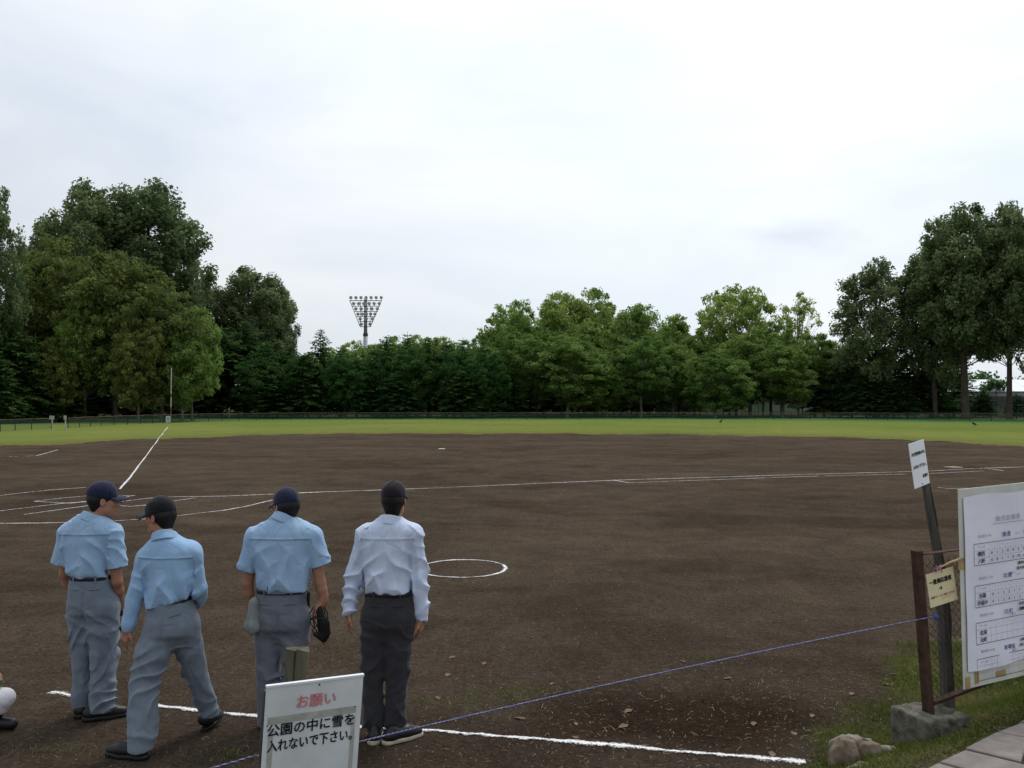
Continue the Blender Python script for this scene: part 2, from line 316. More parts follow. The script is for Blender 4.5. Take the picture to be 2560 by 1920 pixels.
# ------------------------------------------------------------------ object helpers
def tag(o, label=None, cat=None, group=None, kind=None):
    if label: o['label'] = label
    if cat: o['category'] = cat
    if group: o['group'] = group
    if kind: o['kind'] = kind
    return o
def wloc(o):
    v = Vector(o.location); p = o.parent
    while p: v = v + Vector(p.location); p = p.parent
    return np.array(v)
def thing(name, loc, label, cat, group=None):
    o = bpy.data.objects.new(name, None); COL.objects.link(o); o.location = tuple(loc); o.empty_display_size = 0.2
    return tag(o, label, cat, group)
def mesh_data(name, V, Fc, mats, smooth=False, fmat=None, attrs=None):
    me = bpy.data.meshes.new(name)
    V = np.asarray(V, dtype=np.float32).reshape(-1, 3)
    if isinstance(Fc, np.ndarray):
        nf, k = Fc.shape
        me.vertices.add(len(V)); me.vertices.foreach_set('co', V.ravel())
        me.loops.add(nf*k); me.loops.foreach_set('vertex_index', Fc.astype(np.int32).ravel())
        me.polygons.add(nf); me.polygons.foreach_set('loop_start', np.arange(0, nf*k, k, dtype=np.int32))
        me.polygons.foreach_set('loop_total', np.full(nf, k, dtype=np.int32))
    else:
        me.from_pydata([tuple(map(float, v)) for v in V], [], [tuple(int(i) for i in f) for f in Fc])
    for m in (mats if isinstance(mats, (list, tuple)) else [mats]): me.materials.append(m)
    n = len(me.polygons)
    if fmat is not None: me.polygons.foreach_set('material_index', np.asarray(fmat, dtype=np.int32))
    if smooth: me.polygons.foreach_set('use_smooth', np.ones(n, dtype=bool))
    if attrs:
        for k2, (dom, a) in attrs.items():
            at = me.attributes.new(k2, 'FLOAT', dom); at.data.foreach_set('value', np.asarray(a, dtype=np.float32))
    me.update(calc_edges=True); me.validate(); return me
def obj(name, V, Fc, mats, parent=None, loc=None, smooth=False, fmat=None, attrs=None):
    """One mesh object from world-space vertices; loc is its origin (top level) or its parent's origin."""
    base = wloc(parent) if parent else np.array(loc if loc is not None else (0, 0, 0), float)
    me = mesh_data(name, np.asarray(V, float).reshape(-1, 3) - base, Fc, mats, smooth, fmat, attrs)
    o = bpy.data.objects.new(name, me); COL.objects.link(o)
    if parent: o.parent = parent
    else: o.location = tuple(base)
    return o
class MB:
    def __init__(s): s.V = []; s.F = []; s.n = 0
    def add(s, V, Fc):
        V = np.asarray(V, float).reshape(-1, 3); s.V.append(V)
        for f in Fc: s.F.append(tuple(int(i)+s.n for i in f))
        s.n += len(V); return s
    def box(s, c, size, ex=(1,0,0), ey=(0,1,0), ez=(0,0,1)):
        c = np.array(c, float); ex, ey, ez = [np.array(a, float) for a in (ex, ey, ez)]
        V = [c + ex*size[0]/2*i + ey*size[1]/2*j + ez*size[2]/2*k for i in (-1, 1) for j in (-1, 1) for k in (-1, 1)]
        return s.add(V, [(0,1,3,2), (4,6,7,5), (0,4,5,1), (2,3,7,6), (0,2,6,4), (1,5,7,3)])
    def tube(s, pts, r, n=6, cap=True):
        pts = np.asarray(pts, float); m = len(pts); r = np.broadcast_to(np.asarray(r, float), (m,))
        V = []
        for i in range(m):
            d = pts[min(i+1, m-1)] - pts[max(i-1, 0)]; d = d/(np.linalg.norm(d)+1e-9)
            a = np.cross(d, (0, 0, 1.0) if abs(d[2]) < 0.9 else (1.0, 0, 0)); a /= np.linalg.norm(a); b = np.cross(d, a)
            for k in range(n):
                t = 2*math.pi*k/n; V.append(pts[i] + r[i]*(math.cos(t)*a + math.sin(t)*b))
        Fc = [(i*n+k, i*n+(k+1) % n, (i+1)*n+(k+1) % n, (i+1)*n+k) for i in range(m-1) for k in range(n)]
        if cap: Fc += [tuple(range(n-1, -1, -1)), tuple((m-1)*n+k for k in range(n))]
        return s.add(V, Fc)
    def build(s, name, mat, parent=None, loc=None, smooth=False):
        return obj(name, np.concatenate(s.V), s.F, mat, parent, loc, smooth)
def bevel(o, w=0.01, seg=2):
    md = o.modifiers.new('bevel', 'BEVEL'); md.width = w; md.segments = seg; md.limit_method = 'ANGLE'; return o
def copy_tree(o, parent=None):
    c = o.copy(); COL.objects.link(c); c.parent = parent
    for ch in list(o.children): copy_tree(ch, c)
    return c

# text -> flat mesh (verts in the xz plane), using the built-in font
def text_mesh(txt, size, bold=0.0, spacing=1.0):
    cu = bpy.data.curves.new('t', 'FONT'); cu.body = txt; cu.size = size; cu.align_x = 'CENTER'; cu.align_y = 'CENTER'
    cu.offset = bold; cu.resolution_u = 2; cu.space_character = spacing
    o = bpy.data.objects.new('t', cu); COL.objects.link(o)
    dg = bpy.context.evaluated_depsgraph_get(); dg.update()
    me = o.evaluated_get(dg).to_mesh()
    V = np.array([v.co[:] for v in me.vertices]).reshape(-1, 3); Fc = [tuple(p.vertices) for p in me.polygons]
    o.evaluated_get(dg).to_mesh_clear(); bpy.data.objects.remove(o); bpy.data.curves.remove(cu)
    return V, Fc
def rotZXY(a, b, c):
    return np.array(Matrix.Rotation(a, 3, 'Z') @ Matrix.Rotation(b, 3, 'X') @ Matrix.Rotation(c, 3, 'Y'))

# ------------------------------------------------------------------ the setting: soil, lawn, chalk lines
def spaced(a, fine_a, fine_b, b, st, grow):
    mid = list(np.arange(fine_a, fine_b+1e-6, st)); out = []; x, s = fine_b, st
    while x < b: s *= grow; x += s; out.append(x)
    x, s, lo = fine_a, st, []
    while x > a: s *= grow; x -= s; lo.append(x)
    return np.array(lo[::-1] + mid + out)
def near_soil():
    xs = spaced(-1800, -4.6, 4.6, 1800, 0.075, 1.07); ys = spaced(-300, 4.2, 9.5, 1900, 0.075, 1.05)
    X, Y = np.meshgrid(xs, ys, indexing='ij'); Z = zg(X, Y)
    nx, ny = X.shape
    V = np.stack([X, Y, Z], -1).reshape(-1, 3)
    I = np.arange(nx*ny).reshape(nx, ny)
    Q = np.stack([I[:-1, :-1], I[1:, :-1], I[1:, 1:], I[:-1, 1:]], -1).reshape(-1, 4)
    c1 = G(1700, 1800)
    dx = (X - 1.15)*0.9 + (Y - 6.3)*0.25; dy = (Y - 6.35) - (X-1.15)*0.22
    n = 0.25*np.sin(2.3*X+1.7*Y)+0.2*np.sin(5.1*X-2.2*Y+1)
    damp = np.clip(1.35 - np.sqrt((dx/1.45)**2 + (dy/0.66)**2) + n*0.55, 0, 1)*0.95
    sb_ = bank_s(X, Y); turf = (1.0-sstep(0.7, 1.5, sb_+0.14*np.sin(5*X)+0.10*np.sin(9*Y+3*X)+0.55*(2.62-X)))*(X > 1.7)*(Y > 3.5)*(Y < 8.6)*(0.62+0.38*np.sin(3.1*X+2*np.sin(2.3*Y)))
    o = obj('ground', V, Q, M['soil'], smooth=True, attrs={'damp': ('POINT', damp.ravel()), 'turf': ('POINT', turf.ravel())})
    tag(o, kind='structure')
near_soil()

def dense(pts, step):
    pts = np.asarray(pts, float); out = [pts[0]]
    for a, b in zip(pts[:-1], pts[1:]):
        n = max(1, int(np.linalg.norm(b-a)/step))
        for i in range(1, n+1): out.append(a + (b-a)*i/n)
    return np.array(out)
edge_px = [(0, 1117), (200, 1107.5), (330, 1100), (625, 1088.5), (900, 1085), (1270, 1084), (1735, 1087), (2080, 1094), (2330, 1104), (2560, 1117)]
edge = [G(x, y)[:2] for x, y in edge_px]
edge = [np.array([-40, -60]), np.array([-38, 10]), np.array([-33, 30])] + edge + [np.array([33, 30]), np.array([38, 10]), np.array([40, -60])]
def outfield():
    e = dense(edge, 0.2); n = len(e)
    s = np.arange(n)*0.2
    jit = 0.8*np.sin(s*0.5+np.sin(s*0.17)*2) + 0.55*np.sin(s*1.7+1+np.sin(s*0.6)) + RNG.normal(0, 0.28, n)
    c = np.array([0, 12.0]); d = (e - c)/np.linalg.norm(e - c, axis=1)[:, None]
    rings = [e + d*jit[:, None], e + d*(jit[:, None]*0.3 + 2.4), e + d*5.5, e + d*9, e + d*25, e + d*42, e + d*48, e + d*120, e + d*900, e+d*1700]
    zz = [0.006, 0.03, 0.034, 0.034, 0.034, 0.034, 0.034, 0.034, 0.034, 0.034]
    V = np.concatenate([np.column_stack([r, np.full(n, z)]) for r, z in zip(rings, zz)])
    Q = []
    for k in range(len(rings)-1):
        for i in range(n-1): Q.append((k*n+i, k*n+i+1, (k+1)*n+i+1, (k+1)*n+i))
    R_ = np.repeat(np.array([0, 0, 0, 0, 0, 0.15, 1, 1, 1, 1.0]), n)
    # beyond the fence line the park lawn is rough
    o = obj('outfield_grass', V, np.array(Q), M['lawn'], attrs={'rough': ('POINT', R_), 'worn': ('POINT', np.repeat(np.array([1.0, 0.6, 0.12, 0, 0, 0, 0, 0, 0, 0.0]), n))})
    tag(o, kind='structure')
outfield()

line_n = [0]
def chalk(pts, w, name='chalk_line', breaks=(), wob=0.25, seed=0, step=0.12):
    """A chalk strip over ground points; breaks = fractions where the chalk is scuffed away."""
    p = dense([q[:2] for q in pts], step); n = len(p)
    rg = np.random.default_rng(seed+11)
    t = np.gradient(p, axis=0); t /= np.linalg.norm(t, axis=1)[:, None]+1e-9; nn = np.column_stack([-t[:, 1], t[:, 0]])
    sm = np.convolve(rg.normal(0, 1, n+8), np.ones(9)/3, 'valid')[:n]
    p = p + nn*(sm*w*0.10)[:, None]
    ww = w*(1 + wob*np.convolve(rg.normal(0, 1, n+4), np.ones(5)/2.2, 'valid')[:n])
    offs = np.array([-0.75, -0.42, 0, 0.42, 0.75]); ed = np.array([1, 0.35, 0, 0.35, 1])
    P = p[:, None, :] + nn[:, None, :]*(ww[:, None, None]*offs[None, :, None])
    Z = zg(P[..., 0], P[..., 1]) + np.array([0.003, 0.007, 0.010, 0.007, 0.003])
    onlawn = 0.034*(np.array([1.0 if on_lawn(a) else 0.0 for a in p]))[:, None]
    V = np.concatenate([P, (Z+onlawn)[..., None]], -1).reshape(-1, 3)
    I = np.arange(n*5).reshape(n, 5)
    Q = np.stack([I[:-1, :-1], I[1:, :-1], I[1:, 1:], I[:-1, 1:]], -1)
    fr = (np.arange(n-1)+0.5)/(n-1); keep = np.ones(n-1, bool)
    for a, b in breaks: keep &= ~((fr > a) & (fr < b))
    o = obj(name, V, Q[keep].reshape(-1, 4), M['chalk'], attrs={'edge': ('POINT', np.tile(ed, n))})
    tag(o, kind='structure'); return o
def on_lawn(q):
    a = math.atan2(q[1]-12, q[0]); r = math.hypot(q[0], q[1]-12)
    if q[1] < 20: return False
    aa = [math.atan2(e[1]-12, e[0]) for e in edge[2:-2]][::-1]; rr = [math.hypot(e[0], e[1]-12) for e in edge[2:-2]][::-1]
    return r > np.interp(a, aa, rr)
def zz(x, y): return G(x/3.95, 1180 + y/3.95)
def P_(*l): return [G(a, b) for a, b in l]
chalk(P_((300, 1223), (336, 1180), (372, 1130), (420, 1068)), 0.085, seed=1, step=0.6)
chalk(P_((402, 1243), (560, 1241), (750, 1233), (1100, 1220), (1535, 1201), (2000, 1187), (2322, 1178), (2437, 1171.5), (2720, 1163)), 0.10, seed=2, step=0.2)
chalk(P_((1535, 1201), (1572, 1207.5)), 0.08, seed=3)
chalk(P_((1572, 1207.5), (2000, 1192), (2322, 1184.5), (2459, 1178)), 0.065, seed=4, breaks=((0.5, 0.52), (0.74, 0.77)))
chalk(P_((2470, 1172), (2509, 1177)), 0.10, seed=5)
chalk(P_((2345, 1219), (2372, 1222), (2720, 1216)), 0.07, seed=6)
for k, l in enumerate([[(335, 293), (600, 262), (870, 238), (1330, 236)], [(1330, 236), (1130, 268), (870, 290), (690, 312)], [(335, 293), (690, 312)],
                       [(0, 387), (640, 310), (865, 297), (1125, 303), (1510, 257), (1590, 250)], [(235, 423), (870, 335), (1000, 322)],
                       [(1120, 332), (1290, 343), (1500, 325), (1680, 292), (1925, 258)], [(-200, 262), (0, 235), (165, 215), (500, 180), (850, 155)],
                       [(-300, 515), (0, 512), (380, 508), (640, 500), (1100, 487), (1420, 467), (1710, 440), (2212, 380), (2420, 345), (2690, 280)]]):
    chalk([zz(*q) for q in l], 0.065 if k != 7 else 0.07, seed=20+k, step=0.15)
chalk(P_((90, 1140), (145, 1125)), 0.09, seed=31); chalk(P_((-60, 1143.5), (0, 1142.5), (88, 1140)), 0.07, seed=32, breaks=((0.3, 0.45), (0.7, 0.8)), step=0.3)
oc = G(1157, 1421)
chalk([oc + np.array([0.59*math.cos(a), 0.63*math.sin(a), 0]) for a in np.linspace(0.3, 2*math.pi+0.3, 49)], 0.062, 'on_deck_circle', seed=40, step=0.06)
def D(x, y): return G(x*DS, y*DS)
chalk([D(*q) for q in ((112, 1496), (150, 1503), (200, 1509), (340, 1527), (450, 1537), (555, 1547), (780, 1569), (900, 1577), (1200, 1603), (1500, 1630), (1740, 1648))],
      0.088, seed=50, breaks=((0.085, 0.14),), step=0.05)

# outfield details
mb = MB(); pp = np.array([MOUND[0], MOUND[1], 0.26]); mb.box(pp, (0.26, 0.13, 0.03), (0.91, 0.41, 0), (-0.41, 0.91, 0))
o = mb.build('pitcher_plate', M['board_clean'], loc=pp); bevel(o, 0.006); tag(o, 'white pitching rubber on the low mound of the infield', 'pitching plate')
fb = G(2383, 1172); mb = MB(); mb.box(fb+np.array([0, 0, 0.035]), (0.46, 0.40, 0.07), (0.95, 0.32, 0), (-0.32, 0.95, 0))
o = mb.build('first_base', M['bag_white'], loc=fb); bevel(o, 0.03, 3); tag(o, 'sandy tan base bag lying on the chalk foul line', 'base bag')

# ------------------------------------------------------------------ outfield fence
LZ = 0.034
def fence_run(px_pts, name, label, spacing, hgt=0.86):
    pts = [G(x, y, LZ) for x, y in px_pts]
    root = thing(name, pts[0], label, 'fence')
    seg = dense([p[:2] for p in pts], 0.25); L = np.concatenate([[0], np.cumsum(np.linalg.norm(np.diff(seg, axis=0), axis=1))])
    n = int(L[-1]/spacing); st = np.linspace(0, L[-1], n+1)
    xy = np.column_stack([np.interp(st, L, seg[:, 0]), np.interp(st, L, seg[:, 1])])
    for i, q in enumerate(xy):
        m = MB(); lean = RNG.normal(0, 0.015, 2)
        m.tube([(q[0], q[1], LZ-0.05), (q[0]+lean[0], q[1]+lean[1], LZ+hgt)], 0.035, 5); m.build('post', M['post_dark'], root)
    for i in range(n):
        a, b = xy[i], xy[i+1]; sag = RNG.normal(0, 0.02)
        m = MB(); m.tube([(*a, LZ+hgt), (*((a+b)/2), LZ+hgt-0.015+sag), (*b, LZ+hgt)], 0.028, 5, False); m.build('top_rail', M['rail_rust'], root)
        d = (b-a)/np.linalg.norm(b-a); a2, b2 = a+d*0.04, b-d*0.04
        obj('net_panel', [(*a2, LZ+0.02), (*b2, LZ+0.02), (*b2, LZ+hgt-0.04), (*a2, LZ+hgt-0.04)], [(0, 1, 2, 3)], M['net'], root)
    return root
fence_run([(-140, 1094), (0, 1079), (60, 1075), (128, 1072)], 'outfield_fence', 'short green net fence ending at the wide grey sign by the gap', 2.1)
fence_run([(170, 1070.5), (260, 1064.5), (412, 1057.5), (560, 1053), (700, 1050.5), (1000, 1049.5), (1300, 1049), (1700, 1048), (2100, 1049.5), (2560, 1053), (2760, 1056)],
          'outfield_fence', 'long low green net fence with rusty top rail closing the outfield', 2.15)

def board_post(name, px, py_ground, py_top, board_px, d_h, label, cat, bm, lines=3):
    g = G(px, py_ground, LZ); d = g[1]; top = U(px, py_top, d)
    r = thing(name, g, label, cat)
    m = MB(); m.tube([g, (g[0], g[1], top[2])], 0.045, 6); m.build('post', M['sign_grey'], r)
    w = board_px*d/F_PX; h = d_h*d/F_PX
    m = MB(); c = np.array([g[0], g[1]-0.07, top[2]-h/2+0.05]); m.box(c, (w, 0.03, h)); bd = m.build('board', bm, r)
    m = MB()
    for k in range(lines): m.box(c+np.array([(k-(lines-1)/2)*w/(lines+0.5), -0.018, 0]), (w*0.1, 0.004, h*0.72))
    if lines: m.build('lettering', M['ink_grey'], bd)
    return r
board_post('notice_sign', 130.5, 1076, 1041, 11.5, 9.5, 'wide pale grey notice on a post left of the fence gap', 'sign', M['sign_grey'], 4)
board_post('notice_sign', 163.5, 1080, 1040.5, 6.5, 9.5, 'narrow pale grey notice on a post right of the fence gap', 'sign', M['sign_grey'], 1)
board_post('notice_sign', 341, 1046, 1019, 5.5, 5, 'small grey notice on a thin post behind the fence left of the foul pole', 'sign', M['sign_grey'], 0)
board_post('notice_sign', 963, 1042, 1029, 6, 5, 'small white notice near the pale bench under the conifers', 'sign', M['board_clean'], 0)
board_post('notice_sign', 1153.5, 1042, 1028.5, 6, 5, 'small white notice under the dark conifers away from the bench', 'sign', M['board_clean'], 0)
board_post('marker_post', 573, 1046, 1021, 2.6, 4, 'short white marker post at the wood edge right of the foul pole', 'post', M['pole_white'], 0)

# foul pole with its white distance panel
g = G(427, 1056, LZ); top = U(427, 919, g[1])
r = thing('foul_pole', g, 'tall thin white and red pole at the end of the left chalk line', 'foul pole')
H_ = top[2]-LZ
for k, (a, b, mt) in enumerate([(0, 0.28, 'pole_red'), (0.28, 0.46, 'pole_white'), (0.46, 0.52, 'pole_red'), (0.52, 1.0, 'pole_white')]):
    m = MB(); m.tube([(g[0], g[1], LZ+a*H_+(0.002 if k else -0.1)), (g[0]+0.03*b, g[1], LZ+b*H_)], 0.065-0.012*b, 8); m.build('pole_section', M[mt], r)
pc = U(420.5, 1048.5, g[1]-0.25); m = MB(); m.box(pc, (0.48, 0.03, 0.72)); 
pr = thing('distance_panel', (pc[0], pc[1], LZ), 'white panel with blue marks standing before the foul pole', 'panel')
m.build('board', M['board_clean'], pr)
m = MB()
for dx, dz, w, h in ((0, 0.17, 0.30, 0.05), (0, 0.02, 0.32, 0.05), (-0.1, 0.11, 0.06, 0.2), (0.1, 0.11, 0.06, 0.2), (0, -0.13, 0.07, 0.25)):
    m.box(pc+np.array([dx, -0.0175-abs(dx)*0.01, dz]), (w, 0.003, h))
m.build('marks', simple('panel_blue', (0.10, 0.25, 0.42), None, 5), pr)
m = MB(); m.tube([(pc[0]-0.18, pc[1]+0.03, LZ-0.05), (pc[0]-0.18, pc[1]+0.03, pc[2])], 0.02, 5); m.build('leg', M['post_dark'], pr)
m = MB(); m.tube([(pc[0]+0.18, pc[1]+0.03, LZ-0.05), (pc[0]+0.18, pc[1]+0.03, pc[2])], 0.02, 5); m.build('leg', M['post_dark'], pr)

# bench, path kerb and crows
g = G(920, 1044, LZ)
r = thing('park_bench', g, 'low pale plank bench under the conifers below the floodlight tower', 'bench')
m = MB(); m.box(g+np.array([0, 0, 0.42]), (1.8, 0.38, 0.06)); m.build('seat', M['bench_wood'], r)
for sx in (-0.7, 0.7): m = MB(); m.box(g+np.array([sx, 0, 0.19]), (0.09, 0.32, 0.40)); m.build('leg', M['post_dark'], r)
for k, l in enumerate([[(1740, 1041.5), (2080, 1041), (2450, 1045), (2640, 1047)], [(1120, 1042), (1240, 1042)]]):
    a = [G(*q, LZ) for q in l]; p = dense([q[:2] for q in a], 2.0); m = MB()
    V = np.concatenate([np.column_stack([p, np.full(len(p), LZ+0.012)]), np.column_stack([p+np.array([0, 2.2]), np.full(len(p), LZ+0.012)])]); n = len(p)
    tag(obj('path', V, [(i, i+1, n+i+1, n+i) for i in range(n-1)], M['asphalt']), kind='structure')

# ------------------------------------------------------------------ trees
def tube_np(m, a, b, ra, rb, n=5, mid=None):
    a, b = np.array(a, float), np.array(b, float)
    if mid is None: mid = (a+b)/2 + np.array([0, 0, 0.06])*np.linalg.norm(b-a)
    m.tube([a, mid, b], [ra, (ra+rb)/2, rb], n)
def leaves(centers, rads, per, size, rg, flat=0.75, up=0.5, sizes=None):
    """Rhombic leaf faces spread through clump volumes. Returns verts, quads and a 0..1 tint per face."""
    k = len(centers); n = k*per
    c = np.repeat(centers, per, 0); r = np.repeat(rads, per)
    d = rg.normal(size=(n, 3)); d /= np.linalg.norm(d, axis=1)[:, None]
    rr = rg.random(n)**0.45
    p = c + d*(r*rr)[:, None]*np.array([1, 1, flat])
    nrm = d*0.6 + rg.normal(size=(n, 3))*0.7 + np.array([0, 0, up]); nrm /= np.linalg.norm(nrm, axis=1)[:, None]
    t = np.cross(nrm, rg.normal(size=(n, 3))); t /= np.linalg.norm(t, axis=1)[:, None]; b = np.cross(nrm, t)
    s = size*(0.45 + 1.1*rg.random(n))
    t *= s[:, None]; b *= (s*0.62)[:, None]
    droop = np.array([0, 0, -0.18])*s[:, None]
    V = np.stack([p - t + droop, p - b, p + t + droop, p + b], 1).reshape(-1, 3)
    Q = np.arange(4*n).reshape(n, 4)
    tint = np.clip(np.repeat(rg.random(k), per)*0.55 + rg.random(n)*0.45, 0, 1)
    return V, Q, tint
def lobe_points(lobes, n, rg, inner=0.25, gapdir=None):
    """Clump centres in the outer shell of a union of ellipsoids (centre, radii)."""
    out = []; w = np.array([l[1][0]*l[1][2] for l in lobes]); w = w/w.sum()
    while len(out) < n:
        i = rg.choice(len(lobes), p=w); c, r = np.array(lobes[i][0]), np.array(lobes[i][1])
        d = rg.normal(size=3); d /= np.linalg.norm(d)
        s = 1.0 if rg.random() > inner else rg.random()**0.5
        p = c + d*r*s*(0.82+0.22*rg.random())
        deep = any(np.sum(((p-np.array(l[0]))/np.array(l[1]))**2) < 0.42 for j, l in enumerate(lobes) if j != i)
        if deep and rg.random() < 0.75: continue
        out.append(p)
    return np.array(out)
def proto(name, lobes, n, crad, per, lsize, trunk_top, trunk_r, bark, leafmat, seed, flat=0.7, limbs=14, clear=3.0):
    rg = np.random.default_rng(seed)
    P = lobe_points(lobes, n, rg); R = crad*(0.65 + 0.7*rg.random(n))
    V, Q, tint = leaves(P, R, per, lsize, rg, flat)
    m = MB(); tt = np.array(trunk_top, float)
    sway = rg.normal(0, 0.25, (2, 2))
    tp = [np.array([0, 0, -0.3]), np.array([0, 0, 0.5]), np.array([*sway[0], tt[2]*0.35]), np.array([*(sway[0]+sway[1]), tt[2]*0.7]), tt]
    m.tube(tp, [trunk_r*1.35, trunk_r, trunk_r*0.82, trunk_r*0.55, trunk_r*0.15], 8)
    zs = np.array([p[2] for p in tp])
    idx = rg.choice(n, min(n, limbs*5), replace=False)
    for j, i in enumerate(idx):
        q = P[i]; zb = max(clear, min(q[2]*0.62, tt[2]*0.85)); k = np.interp(zb, zs, np.arange(5)); f = int(min(3, k)); s = tp[f] + (tp[f+1]-tp[f])*(k-f)
        r0 = trunk_r*(0.38 if j < limbs else 0.16)*(1-zb/(tt[2]*1.25))
        midp = s*0.45 + q*0.55 + np.array([0, 0, -0.06*np.linalg.norm(q-s)]) + rg.normal(0, 0.2, 3)
        m.tube([s, midp, q], [max(r0, 0.04), max(r0*0.6, 0.03), 0.015], 5, False)
    tm = mesh_data(name+'_trunk', np.concatenate(m.V), m.F, bark, True)
    cm = mesh_data(name+'_crown', V, Q, leafmat, False, attrs={'var': ('FACE', tint)})
    return tm, cm
def conifer_proto(name, H, W, seed, leafmat, gap=0.0):
    rg = np.random.default_rng(seed); Vs, ts = [], []; m = MB()
    m.tube([(0, 0, -0.3), (0, 0, H*0.5), (0, 0, H)], [H*0.014, H*0.008, 0.02], 7)
    z = 1.6
    while z < H*0.985:
        f = (z-1.2)/(H-1.2); Lmax = W/2*(1-f)**0.72*(0.62+0.38*min(1, z/3.2)) + 0.15
        nb = 7 if f < 0.7 else 5
        a0 = rg.random()*6.28
        for k in range(nb):
            a = a0 + 6.283*k/nb + rg.normal(0, 0.22); L = Lmax*(0.62+0.55*rg.random())
            up = 0.10 + 0.45*f; dirv = np.array([math.cos(a), math.sin(a)])
            st = max(3, int(L/0.30)); side = np.array([-dirv[1], dirv[0]])
            s = np.linspace(0.12, 1, st); zz_ = z + L*(up*s - (0.42-0.25*f)*s**2)
            if L > 0.9: m.tube([(0, 0, z), (*(dirv*L*0.5), z+L*(up*0.5-(0.42-0.25*f)*0.25)), (*(dirv*L*0.95), z+L*(up*0.95-(0.42-0.25*f)*0.9))], [0.045, 0.03, 0.01], 4, False)
            for sd in (-1, 1, -1, 1):
                p = np.column_stack([dirv[None, :]*(L*s)[:, None], zz_]) + rg.normal(0, 0.06, (st, 3))
                spread = (0.22 + 0.40*np.sin(np.pi*np.clip(s*0.9, 0, 1)))*(0.55+0.7*rg.random(st))*min(1.0, L/1.6)
                tipd = np.column_stack([dirv[None, :]*0.55 + side[None, :]*sd*(0.9+0.3*rg.normal(size=(st, 1))), -0.30 + 0.25*rg.normal(size=st)])
                tipd /= np.linalg.norm(tipd, axis=1)[:, None]
                e = p + tipd*(spread*1.5)[:, None]
                wv = np.cross(tipd, np.array([0, 0, 1.0])); wv += np.array([0, 0, 0.35])*rg.normal(size=(st, 1)); wv /= np.linalg.norm(wv, axis=1)[:, None]
                wd = (0.10+0.09*rg.random(st))[:, None]
                q = np.stack([p, p*0.45+e*0.55 - wv*wd, e, p*0.45+e*0.55 + wv*wd], 1)
                Vs.append(q.reshape(-1, 3)); ts.append(np.clip(rg.random()*0.5 + rg.random(st)*0.5, 0, 1))
        z += 0.30 + 0.22*rg.random() + 0.25*gap
    V = np.concatenate(Vs); Q = np.arange(len(V)).reshape(-1, 4)
    tm = mesh_data(name+'_trunk', np.concatenate(m.V), m.F, M['bark'], True)
    cm = mesh_data(name+'_crown', V, Q, leafmat, False, attrs={'var': ('FACE', np.concatenate(ts))})
    return tm, cm
def rnd_lobes(rg, H, W, z0, n, small=0.36):
    L = [((0, 0, (H+z0)/2), (W*0.33, W*0.33, (H-z0)*0.40))]
    for i in range(n):
        f = (i+0.5)/n; z = z0 + (H-z0)*(0.10+0.80*f); rr = W/2*math.sqrt(max(0.06, 1-abs((f-0.42)/0.62)**2.2))
        a = i*2.4 + rg.normal(0, 0.3); lr = W*small*(0.72+0.4*rg.random())*(1.05-0.35*f)
        cr_ = max(0.0, rr - lr*0.7)
        L.append(((cr_*math.cos(a), cr_*math.sin(a), min(z, H-lr*0.62)), (lr*0.72, lr*0.72, lr*0.62)))
    return L
rg0 = np.random.default_rng(3)
PR = {}
PR['planeA'] = (proto('plane_a', rnd_lobes(rg0, 16, 12, 3.3, 15), 400, 0.85, 84, 0.165, (0.2, 0, 13), 0.26, M['bark_pale'], M['plane'], 1), 16, 12)
PR['planeB'] = (proto('plane_b', rnd_lobes(rg0, 16, 11, 3.2, 13), 380, 0.9, 80, 0.165, (-0.3, 0.2, 13.5), 0.24, M['bark_pale'], M['plane'], 2), 16, 11)
PR['planeC'] = (proto('plane_c', rnd_lobes(rg0, 16, 14, 3.0, 17), 440, 0.85, 84, 0.165, (0.3, -0.2, 12.5), 0.28, M['bark_pale'], M['plane'], 3), 16, 14)
PR['sparse'] = (proto('plane_sparse', rnd_lobes(rg0, 16, 10, 4.0, 12), 230, 0.7, 36, 0.17, (0.1, 0, 14.5), 0.2, M['bark_pale'], M['plane'], 4, limbs=26), 16, 10)
PR['domed'] = (proto('plane_domed', rnd_lobes(rg0, 16, 14, 7.5, 15, 0.30) + [((0, 0, 12.2), (6.0, 6.0, 3.6))], 360, 0.75, 56, 0.17, (0.1, 0, 14.5), 0.24, M['bark_pale'], M['plane'], 44, limbs=26), 16, 14)
PR['popA'] = (proto('poplar_a', rnd_lobes(rg0, 30, 15, 5, 24, 0.30), 620, 0.95, 74, 0.215, (0.5, 0.2, 27), 0.5, M['bark'], M['poplar'], 5, limbs=26, clear=7, flat=1.25), 30, 15)
PR['popB'] = (proto('poplar_b', rnd_lobes(rg0, 30, 14, 8.5, 24, 0.28), 600, 0.95, 74, 0.215, (-0.5, 0, 27.5), 0.5, M['bark'], M['poplar'], 6, limbs=26, clear=7, flat=1.25), 30, 14)
PR['popC'] = (proto('poplar_c', rnd_lobes(rg0, 30, 13, 5, 20, 0.27), 430, 0.9, 60, 0.215, (0.8, 0, 28), 0.5, M['bark'], M['poplar'], 7, limbs=34, clear=6, flat=1.25), 30, 13)
PR['col'] = (proto('column', rnd_lobes(rg0, 17, 5.2, 2.5, 13, 0.5), 260, 0.65, 76, 0.16, (0, 0, 16), 0.2, M['bark'], M['plane'], 8), 17, 5.2)
PR['conA'] = (conifer_proto('conifer_a', 14, 8.4, 9, M['conifer']), 14, 8.4)
PR['conB'] = (conifer_proto('conifer_b', 14, 9.2, 10, M['conifer']), 14, 9.2)
PR['conC'] = (conifer_proto('conifer_c', 14, 7.4, 11, M['conifer'], 0.5), 14, 7.4)
